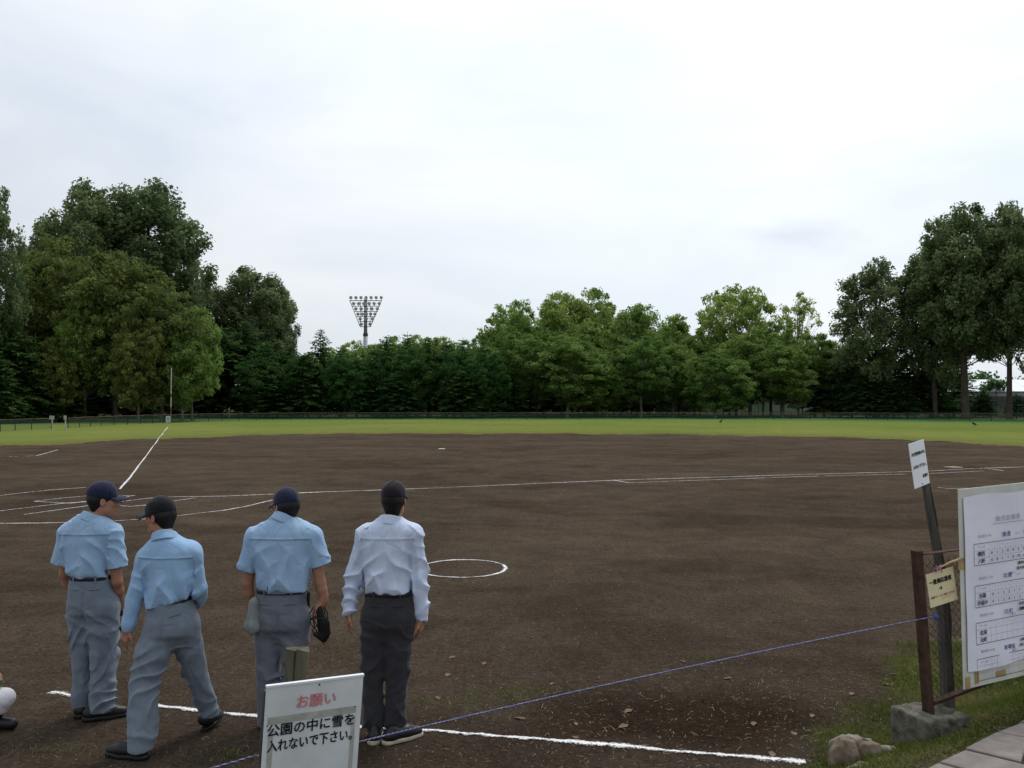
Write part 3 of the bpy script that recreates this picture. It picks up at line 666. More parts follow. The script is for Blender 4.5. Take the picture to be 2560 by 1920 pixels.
def tree(kind, px, top_py, wpx, d, label, name='broadleaf_tree', group=None, leaf=None, rot=None, lean=0.0):
    (tm, cm), H0, W0 = PR[kind]
    x = (px-1280)/F_PX*d; Ht = U(px, top_py, d)[2] - LZ; wd = wpx*d/F_PX
    r = thing(name, (x, d, LZ-0.02), label, 'tree', group)
    r.scale = (wd/W0, wd/W0, Ht/H0); r.rotation_euler = (0, lean, rot if rot is not None else RNG.random()*6.28)
    for nm, me in (('trunk', tm), ('crown', cm)):
        o = bpy.data.objects.new(nm, me); COL.objects.link(o); o.parent = r
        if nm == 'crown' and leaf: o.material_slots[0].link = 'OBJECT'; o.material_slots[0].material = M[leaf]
    return r
def T(kind, x, top, w, d, label, **k): return tree(kind, x*DS, top*DS, w*DS, d, label, **k)
# left: tall dark poplars behind, olive plane trees in front, conifers low
T('popA', 202, 388, 250, 122, 'tall dark poplar between its taller twin and the lower shoulder poplar', name='poplar_tree')
T('popB', 322, 384, 265, 126, 'tallest dark poplar of the left wood, its boughs reaching out over the dip', name='poplar_tree')
T('popA', 105, 470, 170, 128, 'lower shoulder poplar left of the tall twin poplars', name='poplar_tree')
T('popC', -22, 380, 150, 92, 'tall dark tree cut by the photograph edge left of the plane trees', name='poplar_tree')
T('popB', 540, 572, 190, 142, 'dark rounded poplar standing right of the twin poplars behind conifers', name='poplar_tree')
T('popA', 590, 600, 110, 146, 'dark narrow poplar on the right slope of the left wood', name='poplar_tree')
T('popC', 445, 590, 120, 138, 'dark poplar filling the dip between the twins and the rounded poplar', name='poplar_tree')
T('planeC', 130, 518, 270, 104, 'tallest olive brown plane tree, rising behind the two grey notices', name='plane_tree', leaf='olive')
T('planeB', 250, 543, 250, 101, 'broad olive brown plane tree in the middle of the three olive ones', name='plane_tree', leaf='olive')
T('planeA', 350, 618, 210, 99, 'lower olive brown plane tree directly behind the foul pole', name='plane_tree', leaf='olive')
T('planeB', 415, 660, 130, 103, 'bright green leafy tree beside the olive plane trees and the conifers', name='plane_tree')
for i, (x, t_, w, d) in enumerate([(75, 590, 140, 106), (185, 640, 150, 97), (300, 690, 140, 95), (395, 720, 130, 97), (120, 730, 130, 95)]):
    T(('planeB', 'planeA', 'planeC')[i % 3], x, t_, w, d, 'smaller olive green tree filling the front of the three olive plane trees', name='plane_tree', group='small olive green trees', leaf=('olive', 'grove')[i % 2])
gc = 'conifers edging the outfield'
cl = 'dark green conifer with drooping boughs in the row beyond the outfield fence'
CON = [(-60, 560, 150, 96), (20, 690, 170, 92), (75, 720, 150, 95), (-10, 760, 120, 88), (130, 800, 130, 97), (478, 700, 150, 122), (530, 690, 150, 126), (575, 735, 130, 120), (625, 742, 130, 122),
       (692, 708, 95, 124), (665, 760, 110, 117), (735, 745, 110, 122), (770, 770, 110, 118), (835, 724, 120, 124), (880, 716, 110, 130),
       (925, 726, 120, 121), (965, 735, 110, 127), (1000, 728, 100, 123), (1040, 760, 120, 119), (1085, 780, 110, 121), (430, 800, 120, 124), (1000, 800, 110, 116), (860, 800, 110, 116), (600, 820, 110, 115),
       (1840, 740, 110, 122), (1870, 790, 110, 118), (1915, 760, 120, 124), (1960, 745, 110, 121), (1780, 800, 100, 124), (2010, 780, 110, 119), (2060, 770, 120, 124), (2125, 838, 60, 118), (2195, 846, 60, 114), (1930, 810, 110, 116), (60, 740, 160, 118), (190, 780, 150, 118), (270, 770, 150, 122), (350, 780, 150, 120), (410, 760, 150, 128), (300, 800, 130, 116), (140, 760, 150, 124)] + [(1060+38*i, 775+(i*37) % 40, 110, 148+(i*5) % 9) for i in range(12)]
for i, (x, t_, w, d) in enumerate(CON): T(('conA', 'conB', 'conC')[i % 3], x, t_, w*1.18, d, cl, name='conifer_tree', group=gc)
for i, (x, t_, w, d) in enumerate([(655, 765, 105, 118), (745, 770, 110, 117), (815, 760, 115, 120), (900, 750, 120, 119), (980, 752, 120, 120), (1050, 765, 110, 117), (560, 770, 110, 118)]):
    T(('planeB', 'planeA', 'planeC')[i % 3], x, t_, w, d, 'soft rounded dark green tree standing among the conifers of the row', group='rounded trees among the conifers', leaf='conifer')
gb = 'round treetops behind the conifer row'
for i, (x, t_, w, d) in enumerate([(760, 735, 90, 158), (810, 742, 90, 162), (850, 728, 100, 160), (905, 722, 110, 158), (955, 726, 110, 160), (1010, 738, 100, 158), (720, 750, 90, 160), (640, 770, 100, 158)]):
    T(('planeA', 'planeB', 'planeC')[i % 3], x, t_, w, d, 'round green treetop peeping above the conifer row', group=gb)
# centre and right: bright plane trees
T('planeA', 1105, 648, 150, 135, 'round plane tree at the left end of the bright green grove', name='plane_tree')
T('planeB', 1215, 627, 155, 140, 'tall rounded plane tree, left of the two touching crowns in the grove', name='plane_tree')
T('planeC', 1285, 627, 155, 142, 'tall rounded plane tree, right of the two touching crowns in the grove', name='plane_tree')
T('planeB', 1375, 655, 150, 136, 'plane tree with a pointed dome beside the narrow columnar tree', name='plane_tree')
T('col', 1466, 670, 76, 138, 'narrow columnar green tree between two broad plane trees', name='columnar_tree')
T('domed', 1590, 622, 190, 136, 'plane tree with a thin umbrella crown showing sky through it', name='plane_tree')
T('sparse', 1725, 630, 110, 140, 'thin leaved tree with bare twigs showing against the sky', name='sparse_tree')
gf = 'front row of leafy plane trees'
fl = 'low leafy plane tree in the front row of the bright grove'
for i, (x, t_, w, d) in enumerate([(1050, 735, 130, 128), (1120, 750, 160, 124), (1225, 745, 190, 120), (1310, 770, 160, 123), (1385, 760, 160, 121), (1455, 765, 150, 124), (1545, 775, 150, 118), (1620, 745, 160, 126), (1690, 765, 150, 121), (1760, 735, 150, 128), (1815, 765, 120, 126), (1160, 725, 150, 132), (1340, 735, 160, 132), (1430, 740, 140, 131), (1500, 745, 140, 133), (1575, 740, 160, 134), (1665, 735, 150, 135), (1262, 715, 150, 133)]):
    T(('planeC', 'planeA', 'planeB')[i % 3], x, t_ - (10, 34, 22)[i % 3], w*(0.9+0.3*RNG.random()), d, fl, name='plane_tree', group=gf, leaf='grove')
T('popC', 1893, 545, 185, 118, 'spreading poplar leaning out left of the tall right hand poplars', name='poplar_tree')
T('popA', 2020, 520, 170, 116, 'dark poplar between the spreading poplar and the tallest crowns', name='poplar_tree')
T('popB', 2085, 436, 230, 112, 'tallest poplar with a thick trunk before the white roof', name='poplar_tree')
T('popB', 2180, 430, 170, 110, 'tall poplar at the photograph edge right of the thick trunk', name='poplar_tree')
T('popC', 2260, 440, 170, 104, 'tall slim dark poplar beside the white roofed hall', name='poplar_tree')

# slim trunks of the young plantation that show in the shade under the crowns
gt = 'slim trunks in the shade'
mt = MB(); mt.tube([(0, 0, -0.2), (0.03, 0, 2.0), (0.0, 0.05, 5.0)], [0.11, 0.09, 0.06], 6); tmesh = mesh_data('slim_trunk', np.concatenate(mt.V), mt.F, M['bark'], True)
tw = MB(); Vt, Qt, tt_ = leaves(RNG.normal(0, 0.9, (26, 3))*np.array([1, 1, 0.5])+np.array([0, 0, 5.4]), np.full(26, 0.8), 36, 0.22, RNG)
cmesh = mesh_data('slim_crown', Vt, Qt, M['conifer'], False, attrs={'var': ('FACE', tt_)})
for i in range(46):
    px = 0 + i*56 + RNG.normal(0, 14); d = 130 + RNG.random()*28 if px > 450 else 112 + RNG.random()*20
    x = (px-1280)/F_PX*d
    r = thing('young_tree', (x, d, LZ), 'slim dark trunk standing in the shade under the wood edge', 'tree', gt)
    r.rotation_euler = (RNG.normal(0, 0.03), RNG.normal(0, 0.03), RNG.random()*6); s = 0.8+0.5*RNG.random(); r.scale = (s, s, s)
    for nm, me in (('trunk', tmesh), ('crown', cmesh)):
        o = bpy.data.objects.new(nm, me); COL.objects.link(o); o.parent = r
# bare leaf litter under the wood
fl_ = [(-200, 1066), (100, 1054), (430, 1050), (620, 1046.5), (1000, 1045.2), (1400, 1044.8), (1800, 1044.8), (2200, 1045.5), (2800, 1047)]
aa_ = dense([G(x, y, LZ)[:2] for x, y in fl_], 1.5); aa_ = aa_ + np.column_stack([np.zeros(len(aa_)), 0.8*np.sin(np.arange(len(aa_))*0.9)+RNG.normal(0, 0.35, len(aa_))])
n_ = len(aa_); far_ = aa_*1.0; far_[:, 0] *= 1.9; far_[:, 1] = far_[:, 1]*0.4+150
V = np.concatenate([np.column_stack([aa_, np.full(n_, LZ+0.008)]), np.column_stack([far_, np.full(n_, LZ+0.008)])])
tag(obj('wood_floor', V, [(i, i+1, n_+i+1, n_+i) for i in range(n_-1)], simple('leaf_litter', (0.060, 0.048, 0.030), (0.026, 0.021, 0.014), 1.3, 1.0, 0.6, detail=8, bdist=0.05, spec=0.0)), kind='structure')
# far wood that reads as one mass
rg = np.random.default_rng(21); n = 900
xx = rg.uniform(-190, 190, n); yy = rg.uniform(172, 196, n) - 0.0009*xx**2; hh = 1.2 + rg.random(n)*6.5
keep = ~((xx > 55) & (hh < 4.2)); P = np.column_stack([xx, yy, hh])[keep]
V, Q, tint = leaves(P, 1.9*(0.7+0.6*rg.random(len(P))), 44, 0.36, rg, 0.8)
tag(obj('far_wood', V, Q, M['conifer'], attrs={'var': ('FACE', tint)}), 'dark mass of foliage far behind the trees closing the view', 'woodland', kind='stuff')

# ------------------------------------------------------------------ floodlight tower
dT = 172.0
bx = U(912.5, 1000, dT); r = thing('floodlight_tower', (bx[0], dT, LZ), 'grey floodlight tower with an inverted triangle of lamps above the trees', 'floodlight tower')
def tz(py): return U(912.5, py, dT)[2]
def tx(px): return (px-1280)/F_PX*dT
ZT = lambda y: tz(720 + y/8.294); XT = lambda x: tx(840 + x/8.294)
m = MB(); m.tube([(XT(608), dT, 0), (XT(608), dT, ZT(980))], [0.46, 0.41], 14); m.build('pole', M['steel'], r, smooth=True)
m = MB(); m.tube([(XT(608), dT, ZT(1000)), (XT(608), dT, ZT(965)), (XT(608), dT, ZT(935))], [0.47, 0.50, 0.44], 14); m.build('collar', M['steel_dark'], r)
m = MB(); m.tube([(XT(608), dT, ZT(940)), (XT(608), dT, ZT(215))], [0.36, 0.30], 12); m.build('upper_pole', M['steel'], r, smooth=True)
rows = [(265, 282, 945, 7), (380, 338, 905, 6), (488, 385, 865, 5), (597, 432, 815, 5), (697, 475, 765, 3), (805, 500, 715, 2)]
for k in (0, 1):
    m = MB(); m.tube([(XT((282, 945)[k]), dT-0.3, ZT(255)), (XT((500, 715)[k]), dT-0.3, ZT(805))], 0.075, 6); m.build('frame_edge', M['steel'], r)
for k in (-1, 1):
    m = MB(); m.tube([(XT(608+k*100), dT-0.3, ZT(280)), (XT(608+k*100), dT-0.3, ZT(800))], 0.05, 6); m.build('upright', M['steel_dark'], r)
lm = MB(); a = np.linspace(0, 2*math.pi, 13)[:-1]; prof = [(0.10, 0.40), (0.20, 0.34), (0.30, 0.16), (0.34, 0.0), (0.31, -0.02)]
Vl = [(rr_*math.cos(t), y_, rr_*math.sin(t)) for rr_, y_ in prof for t in a]; Fl = [(i*12+k, i*12+(k+1) % 12, (i+1)*12+(k+1) % 12, (i+1)*12+k) for i in range(4) for k in range(12)] + [tuple(range(11, -1, -1))]
lamp_me = mesh_data('lamp_housing', Vl, Fl, M['steel'], True)
glass_me = mesh_data('lamp_front', [(0.31*math.cos(t), -0.015, 0.31*math.sin(t)) for t in a], [tuple(range(12))], M['lamp_glass'])
for y, x0, x1, n in rows:
    m = MB(); m.box(((XT(x0)+XT(x1))/2, dT-0.25, ZT(y)), (XT(x1)-XT(x0), 0.45, 0.10)); m.build('crossbar', M['steel_dark'], r)
    if y > 300: m = MB(); m.box(((XT(x0)+XT(x1))/2, dT-0.52, ZT(y-55)), (XT(x1)-XT(x0)+0.2, 0.05, 0.06)); m.build('guard_rail', M['steel'], r)
    for i in range(n):
        f = (i+0.5)/n; xx_ = XT(x0+25)+(XT(x1-10)-XT(x0+25))*((i)/(n-1) if n > 1 else 0.5); ztop = ZT(y)+0.58 if y < 300 else ZT(y)+0.50
        o = bpy.data.objects.new('lamp', lamp_me); COL.objects.link(o); o.parent = r; o.location = (xx_-bx[0], -0.3, ztop-LZ); o.rotation_euler = (0.28, 0, -0.5*(f-0.35)*(1 if i % 2 else 1.3))
        g2 = bpy.data.objects.new('lamp_glass', glass_me); COL.objects.link(g2); g2.parent = o
        m = MB(); m.tube([(xx_, dT-0.1, ZT(y)+0.07), (xx_, dT-0.1, ztop-0.2)], 0.04, 5); m.build('lamp_bracket', M['steel_dark'], r)

# ------------------------------------------------------------------ hall with white roof, tennis court screens, far walker, crows
dB = 150.0
g = G(2440, 1040, LZ); bL, bR = (2365-1280)/F_PX*dB, (2700-1280)/F_PX*dB
r = thing('sports_hall', ((bL+bR)/2, dB+6, LZ), 'long grey hall with a white metal roof behind the right hand poplars', 'building')
ez, rz = U(2500, 978, dB)[2], U(2500, 949, dB+6)[2]
m = MB(); m.box(((bL+bR)/2, dB+6, (ez-0.9)/2), (bR-bL, 12, ez-0.9)); m.build('wall', M['wall_grey'], r)
m = MB(); m.box(((bL+bR)/2, dB+6, ez-0.45), (bR-bL+0.3, 12.3, 0.85)); m.build('fascia', M['fascia'], r)
for i in range(8):
    xa = bL-0.4+(bR-bL+0.8)*i/8; xb = bL-0.4+(bR-bL+0.8)*(i+1)/8-0.06
    for s in (-1, 1):
        yo, yi = dB+6+s*6.5, dB+6+s*0.02
        obj('roof_panel', [(xa, yo, ez), (xb, yo, ez), (xb, yi, rz), (xa, yi, rz), (xa, yo, ez-0.08), (xb, yo, ez-0.08), (xb, yi, rz-0.08), (xa, yi, rz-0.08)],
            [(0, 1, 2, 3), (7, 6, 5, 4), (0, 4, 5, 1), (1, 5, 6, 2), (2, 6, 7, 3), (3, 7, 4, 0)], M['roof_white'], r)
for i in range(6):
    xc = bL+2+(bR-bL-4)*i/5; m = MB(); m.box((xc, dB-0.03, 2.0), (2.4, 0.06, 1.3)); m.build('window', M['steel_dark'], r)
dC = 146.0
r = thing('court_screen', ((1900-1280)/F_PX*dC, dC, LZ), 'pale green wind screen of a court showing between the trunks', 'fence')
x0, x1 = (1640-1280)/F_PX*dC, (2345-1280)/F_PX*dC; n = 22
for i in range(n+1):
    m = MB(); xx_ = x0+(x1-x0)*i/n; m.tube([(xx_, dC, 0), (xx_, dC, 3.6)], 0.05, 5); m.build('post', M['steel_dark'], r)
for i in range(n):
    xa, xb = x0+(x1-x0)*i/n+0.06, x0+(x1-x0)*(i+1)/n-0.06
    obj('screen_panel', [(xa, dC+0.05, 0.45), (xb, dC+0.05, 0.45), (xb, dC+0.05, 3.3+0.1*math.sin(i*3)), (xa, dC+0.05, 3.3)], [(0, 1, 2, 3)], M['court'], r)

# ------------------------------------------------------------------ implicit surfaces for people and rocks
class SDF:
    def __init__(s, lo, hi, h):
        s.lo = np.array(lo, float); s.h = h; s.n = np.ceil((np.array(hi, float)-s.lo)/h).astype(int)+1
        s.ax = [(s.lo[i] + h*np.arange(s.n[i])).astype(np.float32) for i in range(3)]
        s.F = np.full(s.n, 0.25, np.float32)
    def block(s, lo, hi):
        a = np.clip(((np.array(lo)-s.lo)/s.h).astype(int), 0, s.n); b = np.clip(np.ceil((np.array(hi)-s.lo)/s.h).astype(int)+1, 0, s.n)
        sl = tuple(slice(a[i], b[i]) for i in range(3))
        X = s.ax[0][sl[0]][:, None, None]; Y = s.ax[1][sl[1]][None, :, None]; Z = s.ax[2][sl[2]][None, None, :]
        return sl, X, Y, Z
    def comb(s, sl, d, k, mode):
        A = s.F[sl]
        if A.size == 0: return
        if mode == 'u':
            if k: h = np.maximum(k-np.abs(A-d), 0)/k; s.F[sl] = np.minimum(A, d) - h*h*k*0.25
            else: s.F[sl] = np.minimum(A, d)
        else:
            d = -d
            if k: h = np.maximum(k-np.abs(A-d), 0)/k; s.F[sl] = np.maximum(A, d) + h*h*k*0.25
            else: s.F[sl] = np.maximum(A, d)
    def cap(s, a, b, ra, rb, k=0.0, mode='u', flat=None):
        """Round cone; flat=(axis, factor>1) squashes it along axis."""
        a, b = np.array(a, float), np.array(b, float); R = max(ra, rb)+k+0.03
        sl, X, Y, Z = s.block(np.minimum(a, b)-R, np.maximum(a, b)+R)
        ba = b-a; L = max(float(ba@ba), 1e-9)
        px, py, pz = X-a[0], Y-a[1], Z-a[2]
        t = np.clip((px*ba[0]+py*ba[1]+pz*ba[2])/L, 0, 1)
        qx, qy, qz = px-t*ba[0], py-t*ba[1], pz-t*ba[2]
        if flat is not None:
            f = np.array(flat[0], float); f /= np.linalg.norm(f); e = qx*f[0]+qy*f[1]+qz*f[2]; g = flat[1]-1
            qx, qy, qz = qx+f[0]*e*g, qy+f[1]*e*g, qz+f[2]*e*g
        s.comb(sl, np.sqrt(qx*qx+qy*qy+qz*qz) - (ra+(rb-ra)*t), k, mode)
    def ell(s, c, r, Rm=None, k=0.0, mode='u'):
        c, r = np.array(c, float), np.array(r, float); R = r.max()+k+0.03
        sl, X, Y, Z = s.block(c-R, c+R); x, y, z = X-c[0], Y-c[1], Z-c[2]
        if Rm is not None:
            Rm = np.asarray(Rm); x, y, z = (x*Rm[0, i]+y*Rm[1, i]+z*Rm[2, i] for i in range(3))
        else: x, y, z = x+0*y+0*z, y+0*x+0*z, z+0*x+0*y
        k0 = np.sqrt((x/r[0])**2+(y/r[1])**2+(z/r[2])**2); k1 = np.sqrt((x/r[0]**2)**2+(y/r[1]**2)**2+(z/r[2]**2)**2)+1e-6
        s.comb(sl, k0*(k0-1)/k1, k, mode)
    def loft(s, secs, k=0.0, p=2.4, mode='u', cut=True):
        """secs: rows z, cx, cy, rx, ry."""
        S = np.array(sorted(secs, key=lambda q: q[0]), float)
        lo = np.array([(S[:, 1]-S[:, 3]).min(), (S[:, 2]-S[:, 4]).min(), S[0, 0]])-0.05-k; hi = np.array([(S[:, 1]+S[:, 3]).max(), (S[:, 2]+S[:, 4]).max(), S[-1, 0]])+0.05+k
        sl, X, Y, Z = s.block(lo, hi); z = Z.ravel()
        if z.size == 0: return
        ker = np.exp(-np.linspace(-2, 2, 9)**2); ker /= ker.sum()
        zf = np.linspace(S[0, 0]-0.15, S[-1, 0]+0.15, 260); step = zf[1]-zf[0]
        def I(c):
            v = np.interp(zf, S[:, 0], S[:, c]); w = max(3, int(0.03/step)); kk = np.hanning(2*w+1); kk /= kk.sum()
            v = np.convolve(np.pad(v, w, mode='edge'), kk, 'valid'); return np.interp(z, zf, v).astype(np.float32)[None, None, :]
        cx, cy, rx, ry = I(1), I(2), I(3), I(4)
        q = (np.abs((X-cx)/rx)**p + np.abs((Y-cy)/ry)**p)**(1/p)
        d = (q-1)*np.minimum(rx, ry)
        if cut: d = np.maximum(d, np.maximum(Z-S[-1, 0], S[0, 0]-Z))
        s.comb(sl, d, k, mode)
    def plane(s, p, n, k=0.0):
        """Keep the side n points away from."""
        n = np.array(n, float); n /= np.linalg.norm(n); X, Y, Z = s.ax[0][:, None, None], s.ax[1][None, :, None], s.ax[2][None, None, :]
        d = (X-p[0])*n[0]+(Y-p[1])*n[1]+(Z-p[2])*n[2]
        s.comb(tuple(slice(None) for _ in range(3)), -d.astype(np.float32), k, 's')
    def displace(s, fn, band=0.035):
        idx = np.nonzero(np.abs(s.F) < band)
        P = np.column_stack([s.ax[i][idx[i]] for i in range(3)]); s.F[idx] -= fn(P).astype(np.float32)
    def mesh(s):
        F = s.F.copy(); F[0] = F[-1] = 0.2; F[:, 0] = F[:, -1] = 0.2; F[:, :, 0] = F[:, :, -1] = 0.2
        S = F < 0; c = np.zeros(np.array(F.shape)-1, np.int8)
        for i in (0, 1):
            for j in (0, 1):
                for k in (0, 1): c += S[i:F.shape[0]-1+i, j:F.shape[1]-1+j, k:F.shape[2]-1+k]
        act = (c > 0) & (c < 8); ij = np.argwhere(act); idm = np.full(c.shape, -1, np.int32); idm[act] = np.arange(len(ij))
        CO = np.array([(i, j, k) for i in (0, 1) for j in (0, 1) for k in (0, 1)])
        val = np.stack([F[ij[:, 0]+o[0], ij[:, 1]+o[1], ij[:, 2]+o[2]] for o in CO], 1)
        acc = np.zeros((len(ij), 3)); cnt = np.zeros(len(ij))
        for a in range(8):
            for b in range(a+1, 8):
                if np.abs(CO[a]-CO[b]).sum() != 1: continue
                va, vb = val[:, a], val[:, b]; m = (va < 0) != (vb < 0); t = va[m]/(va[m]-vb[m])
                acc[m] += CO[a]+t[:, None]*(CO[b]-CO[a]); cnt[m] += 1
        V = s.lo + (ij + acc/cnt[:, None])*s.h
        quads = []
        for ax in range(3):
            sa = [slice(1, -1)]*3; sb = [slice(1, -1)]*3
            sa[ax] = slice(0, -1); sb[ax] = slice(1, None)
            A, B = S[tuple(sa)], S[tuple(sb)]; e = np.argwhere(A != B); inside = A[tuple(e.T)]
            o1, o2 = (ax+1) % 3, (ax+2) % 3; base = e.copy(); base[:, o1] += 1; base[:, o2] += 1
            def g(d1, d2):
                q = base.copy(); q[:, o1] += d1; q[:, o2] += d2; return idm[tuple(q.T)]
            Q = np.stack([g(-1, -1), g(0, -1), g(0, 0), g(-1, 0)], 1); Q[~inside] = Q[~inside][:, ::-1]; quads.append(Q)
        Q = np.concatenate(quads); Q = Q[(Q >= 0).all(1)]
        return V, Q
    def build(s, name, mat, parent=None, loc=None, fmat_fn=None, sm=1):
        V, Q = s.mesh()
        for _ in range(sm):      # one light smoothing pass
            acc = np.zeros_like(V); cn = np.zeros(len(V))
            for i in range(4):
                np.add.at(acc, Q[:, i], V[Q[:, (i+1) % 4]]); np.add.at(cn, Q[:, i], 1)
                np.add.at(acc, Q[:, i], V[Q[:, (i-1) % 4]]); np.add.at(cn, Q[:, i], 1)
            V = V*0.5 + 0.5*acc/np.maximum(cn, 1)[:, None]
        fm = fmat_fn(V[Q].mean(1)) if fmat_fn else None
        return obj(name, V, Q, mat, parent, loc, True, fm)

def fold(P, d, f, seed, warp=1.0, sharp=1.4):
    d = np.array(d, float)
    s = P@d*f + warp*(1.3*np.sin(P@np.array([3.1, 2.2, 4.7])*2.1+seed) + 0.9*np.sin(P@np.array([-5.3, 4.1, 3.3])*2.3+seed*1.7) + 0.6*np.sin(P@np.array([9.1, 7.3, -8.2])*1.7+seed*2.3))
    msk = 0.5+0.5*np.sin(P@np.array([7.3, 5.1, 6.2])+seed*3.1+1.4*np.sin(P@np.array([-6.1, 8.3, 9.7])+seed)); msk = msk*msk*(3-2*msk)
    return (1-np.abs(np.sin(s*0.5)))**(0.55*sharp)*(0.12+0.95*msk)
def rotz(a): return np.array([[math.cos(a), -math.sin(a), 0], [math.sin(a), math.cos(a), 0], [0, 0, 1]])
def rotx(a): return np.array([[1, 0, 0], [0, math.cos(a), -math.sin(a)], [0, math.sin(a), math.cos(a)]])

def side0(P, cx): return 0.0
def hand(S, wrist, dirv, palm_n, side, curl=0.35, size=1.0, spread=0.06):
    """Palm, four fingers of unequal length with three bends each, and a thumb from the side of the palm."""
    w = np.array(wrist, float); d = np.array(dirv, float); d /= np.linalg.norm(d)
    n = np.array(palm_n, float); n -= d*(n@d); n /= np.linalg.norm(n); sd = np.cross(d, n)*side     # sd points to the thumb
    for o in (-0.026, -0.009, 0.009, 0.026):
        S.cap(w + sd*o*0.6*size, w+d*0.085*size+sd*o*size, 0.017*size, 0.0145*size, 0.012, flat=(n, 1.15))
    S.cap(w-d*0.03, w+d*0.02, 0.027*size, 0.026*size, 0.02, flat=(n, 1.2))
    for i, (o, L) in enumerate(((0.029, 0.072), (0.0095, 0.080), (-0.0105, 0.074), (-0.029, 0.058))):
        p = w + d*0.082*size + sd*o*size; ang = curl*(0.55+0.12*i); a = 0.0
        fd = d + sd*spread*(1.5-i)*0.35
        for j, fr in enumerate((0.46, 0.30, 0.24)):
            a += ang; v = fd*math.cos(a) + n*math.sin(a); v /= np.linalg.norm(v)
            q = p + v*L*fr*size; S.cap(p, q, (0.0092-0.0009*j)*size, (0.0085-0.0009*j)*size, 0.004); p = q
    p = w + d*0.022*size + sd*0.026*size
    for j, (L, k1, k2) in enumerate(((0.042, 0.75, 0.25), (0.030, 0.45, 0.45), (0.026, 0.25, 0.6))):
        v = d*(0.75+0.1*j) + sd*k1*0.8 + n*k2*0.7; v /= np.linalg.norm(v); q = p+v*L*size
        S.cap(p, q, (0.0135-0.0018*j)*size, (0.0115-0.0018*j)*size, 0.006); p = q

def head_prims(S, o, R):
    def W(p): return o + R@np.array(p, float)
    S.ell(W((0, -0.014, 0.030)), (0.074, 0.094, 0.088), R, 0.02)
    S.ell(W((0, 0.022, -0.038)), (0.060, 0.068, 0.078), R, 0.03)
    S.cap(W((-0.038, 0.018, -0.075)), W((0, 0.062, -0.100)), 0.022, 0.020, 0.03); S.cap(W((0.038, 0.018, -0.075)), W((0, 0.062, -0.100)), 0.022, 0.020, 0.03)
    S.cap(W((0, 0.084, 0.004)), W((0, 0.104, -0.034)), 0.008, 0.013, 0.012)
    S.cap(W((-0.012, 0.092, -0.038)), W((0.012, 0.092, -0.038)), 0.009, 0.009, 0.008)
    S.cap(W((-0.035, 0.074, 0.022)), W((0.035, 0.074, 0.022)), 0.011, 0.011, 0.014)
    S.cap(W((-0.040, 0.058, -0.022)), W((-0.02, 0.072, -0.03)), 0.016, 0.014, 0.02); S.cap(W((0.040, 0.058, -0.022)), W((0.02, 0.072, -0.03)), 0.016, 0.014, 0.02)
    for s_ in (-1, 1):
        S.ell(W((s_*0.031, 0.086, 0.004)), (0.014, 0.010, 0.008), R, 0.008, 's')
        S.ell(W((s_*0.031, 0.076, 0.003)), (0.012, 0.011, 0.009), R, 0.002)
        Re = R@rotz(s_*0.45)
        S.ell(W((s_*0.077, -0.008, -0.010)), (0.008, 0.019, 0.031), Re, 0.008); S.ell(W((s_*0.083, -0.004, -0.006)), (0.004, 0.010, 0.018), Re, 0.003, 's')
    S.cap(W((-0.020, 0.086, -0.068)), W((0.020, 0.086, -0.068)), 0.007, 0.007, 0.006); S.cap(W((-0.017, 0.085, -0.078)), W((0.017, 0.085, -0.078)), 0.007, 0.007, 0.006)
def face_mats(o, R):
    def f(C):
        L = (C-o)@R; m = np.zeros(len(L), int)
        lips = (np.abs(L[:, 0]) < 0.022) & (np.abs(L[:, 2]+0.073) < 0.0045) & (L[:, 1] > 0.07)
        eye = (np.abs(np.abs(L[:, 0])-0.031) < 0.010) & (np.abs(L[:, 2]-0.003) < 0.0045) & (L[:, 1] > 0.07)
        brow = (np.abs(np.abs(L[:, 0])-0.033) < 0.017) & (np.abs(L[:, 2]-0.024) < 0.004) & (L[:, 1] > 0.062)
        m[lips | eye | brow] = 1; return m
    return f

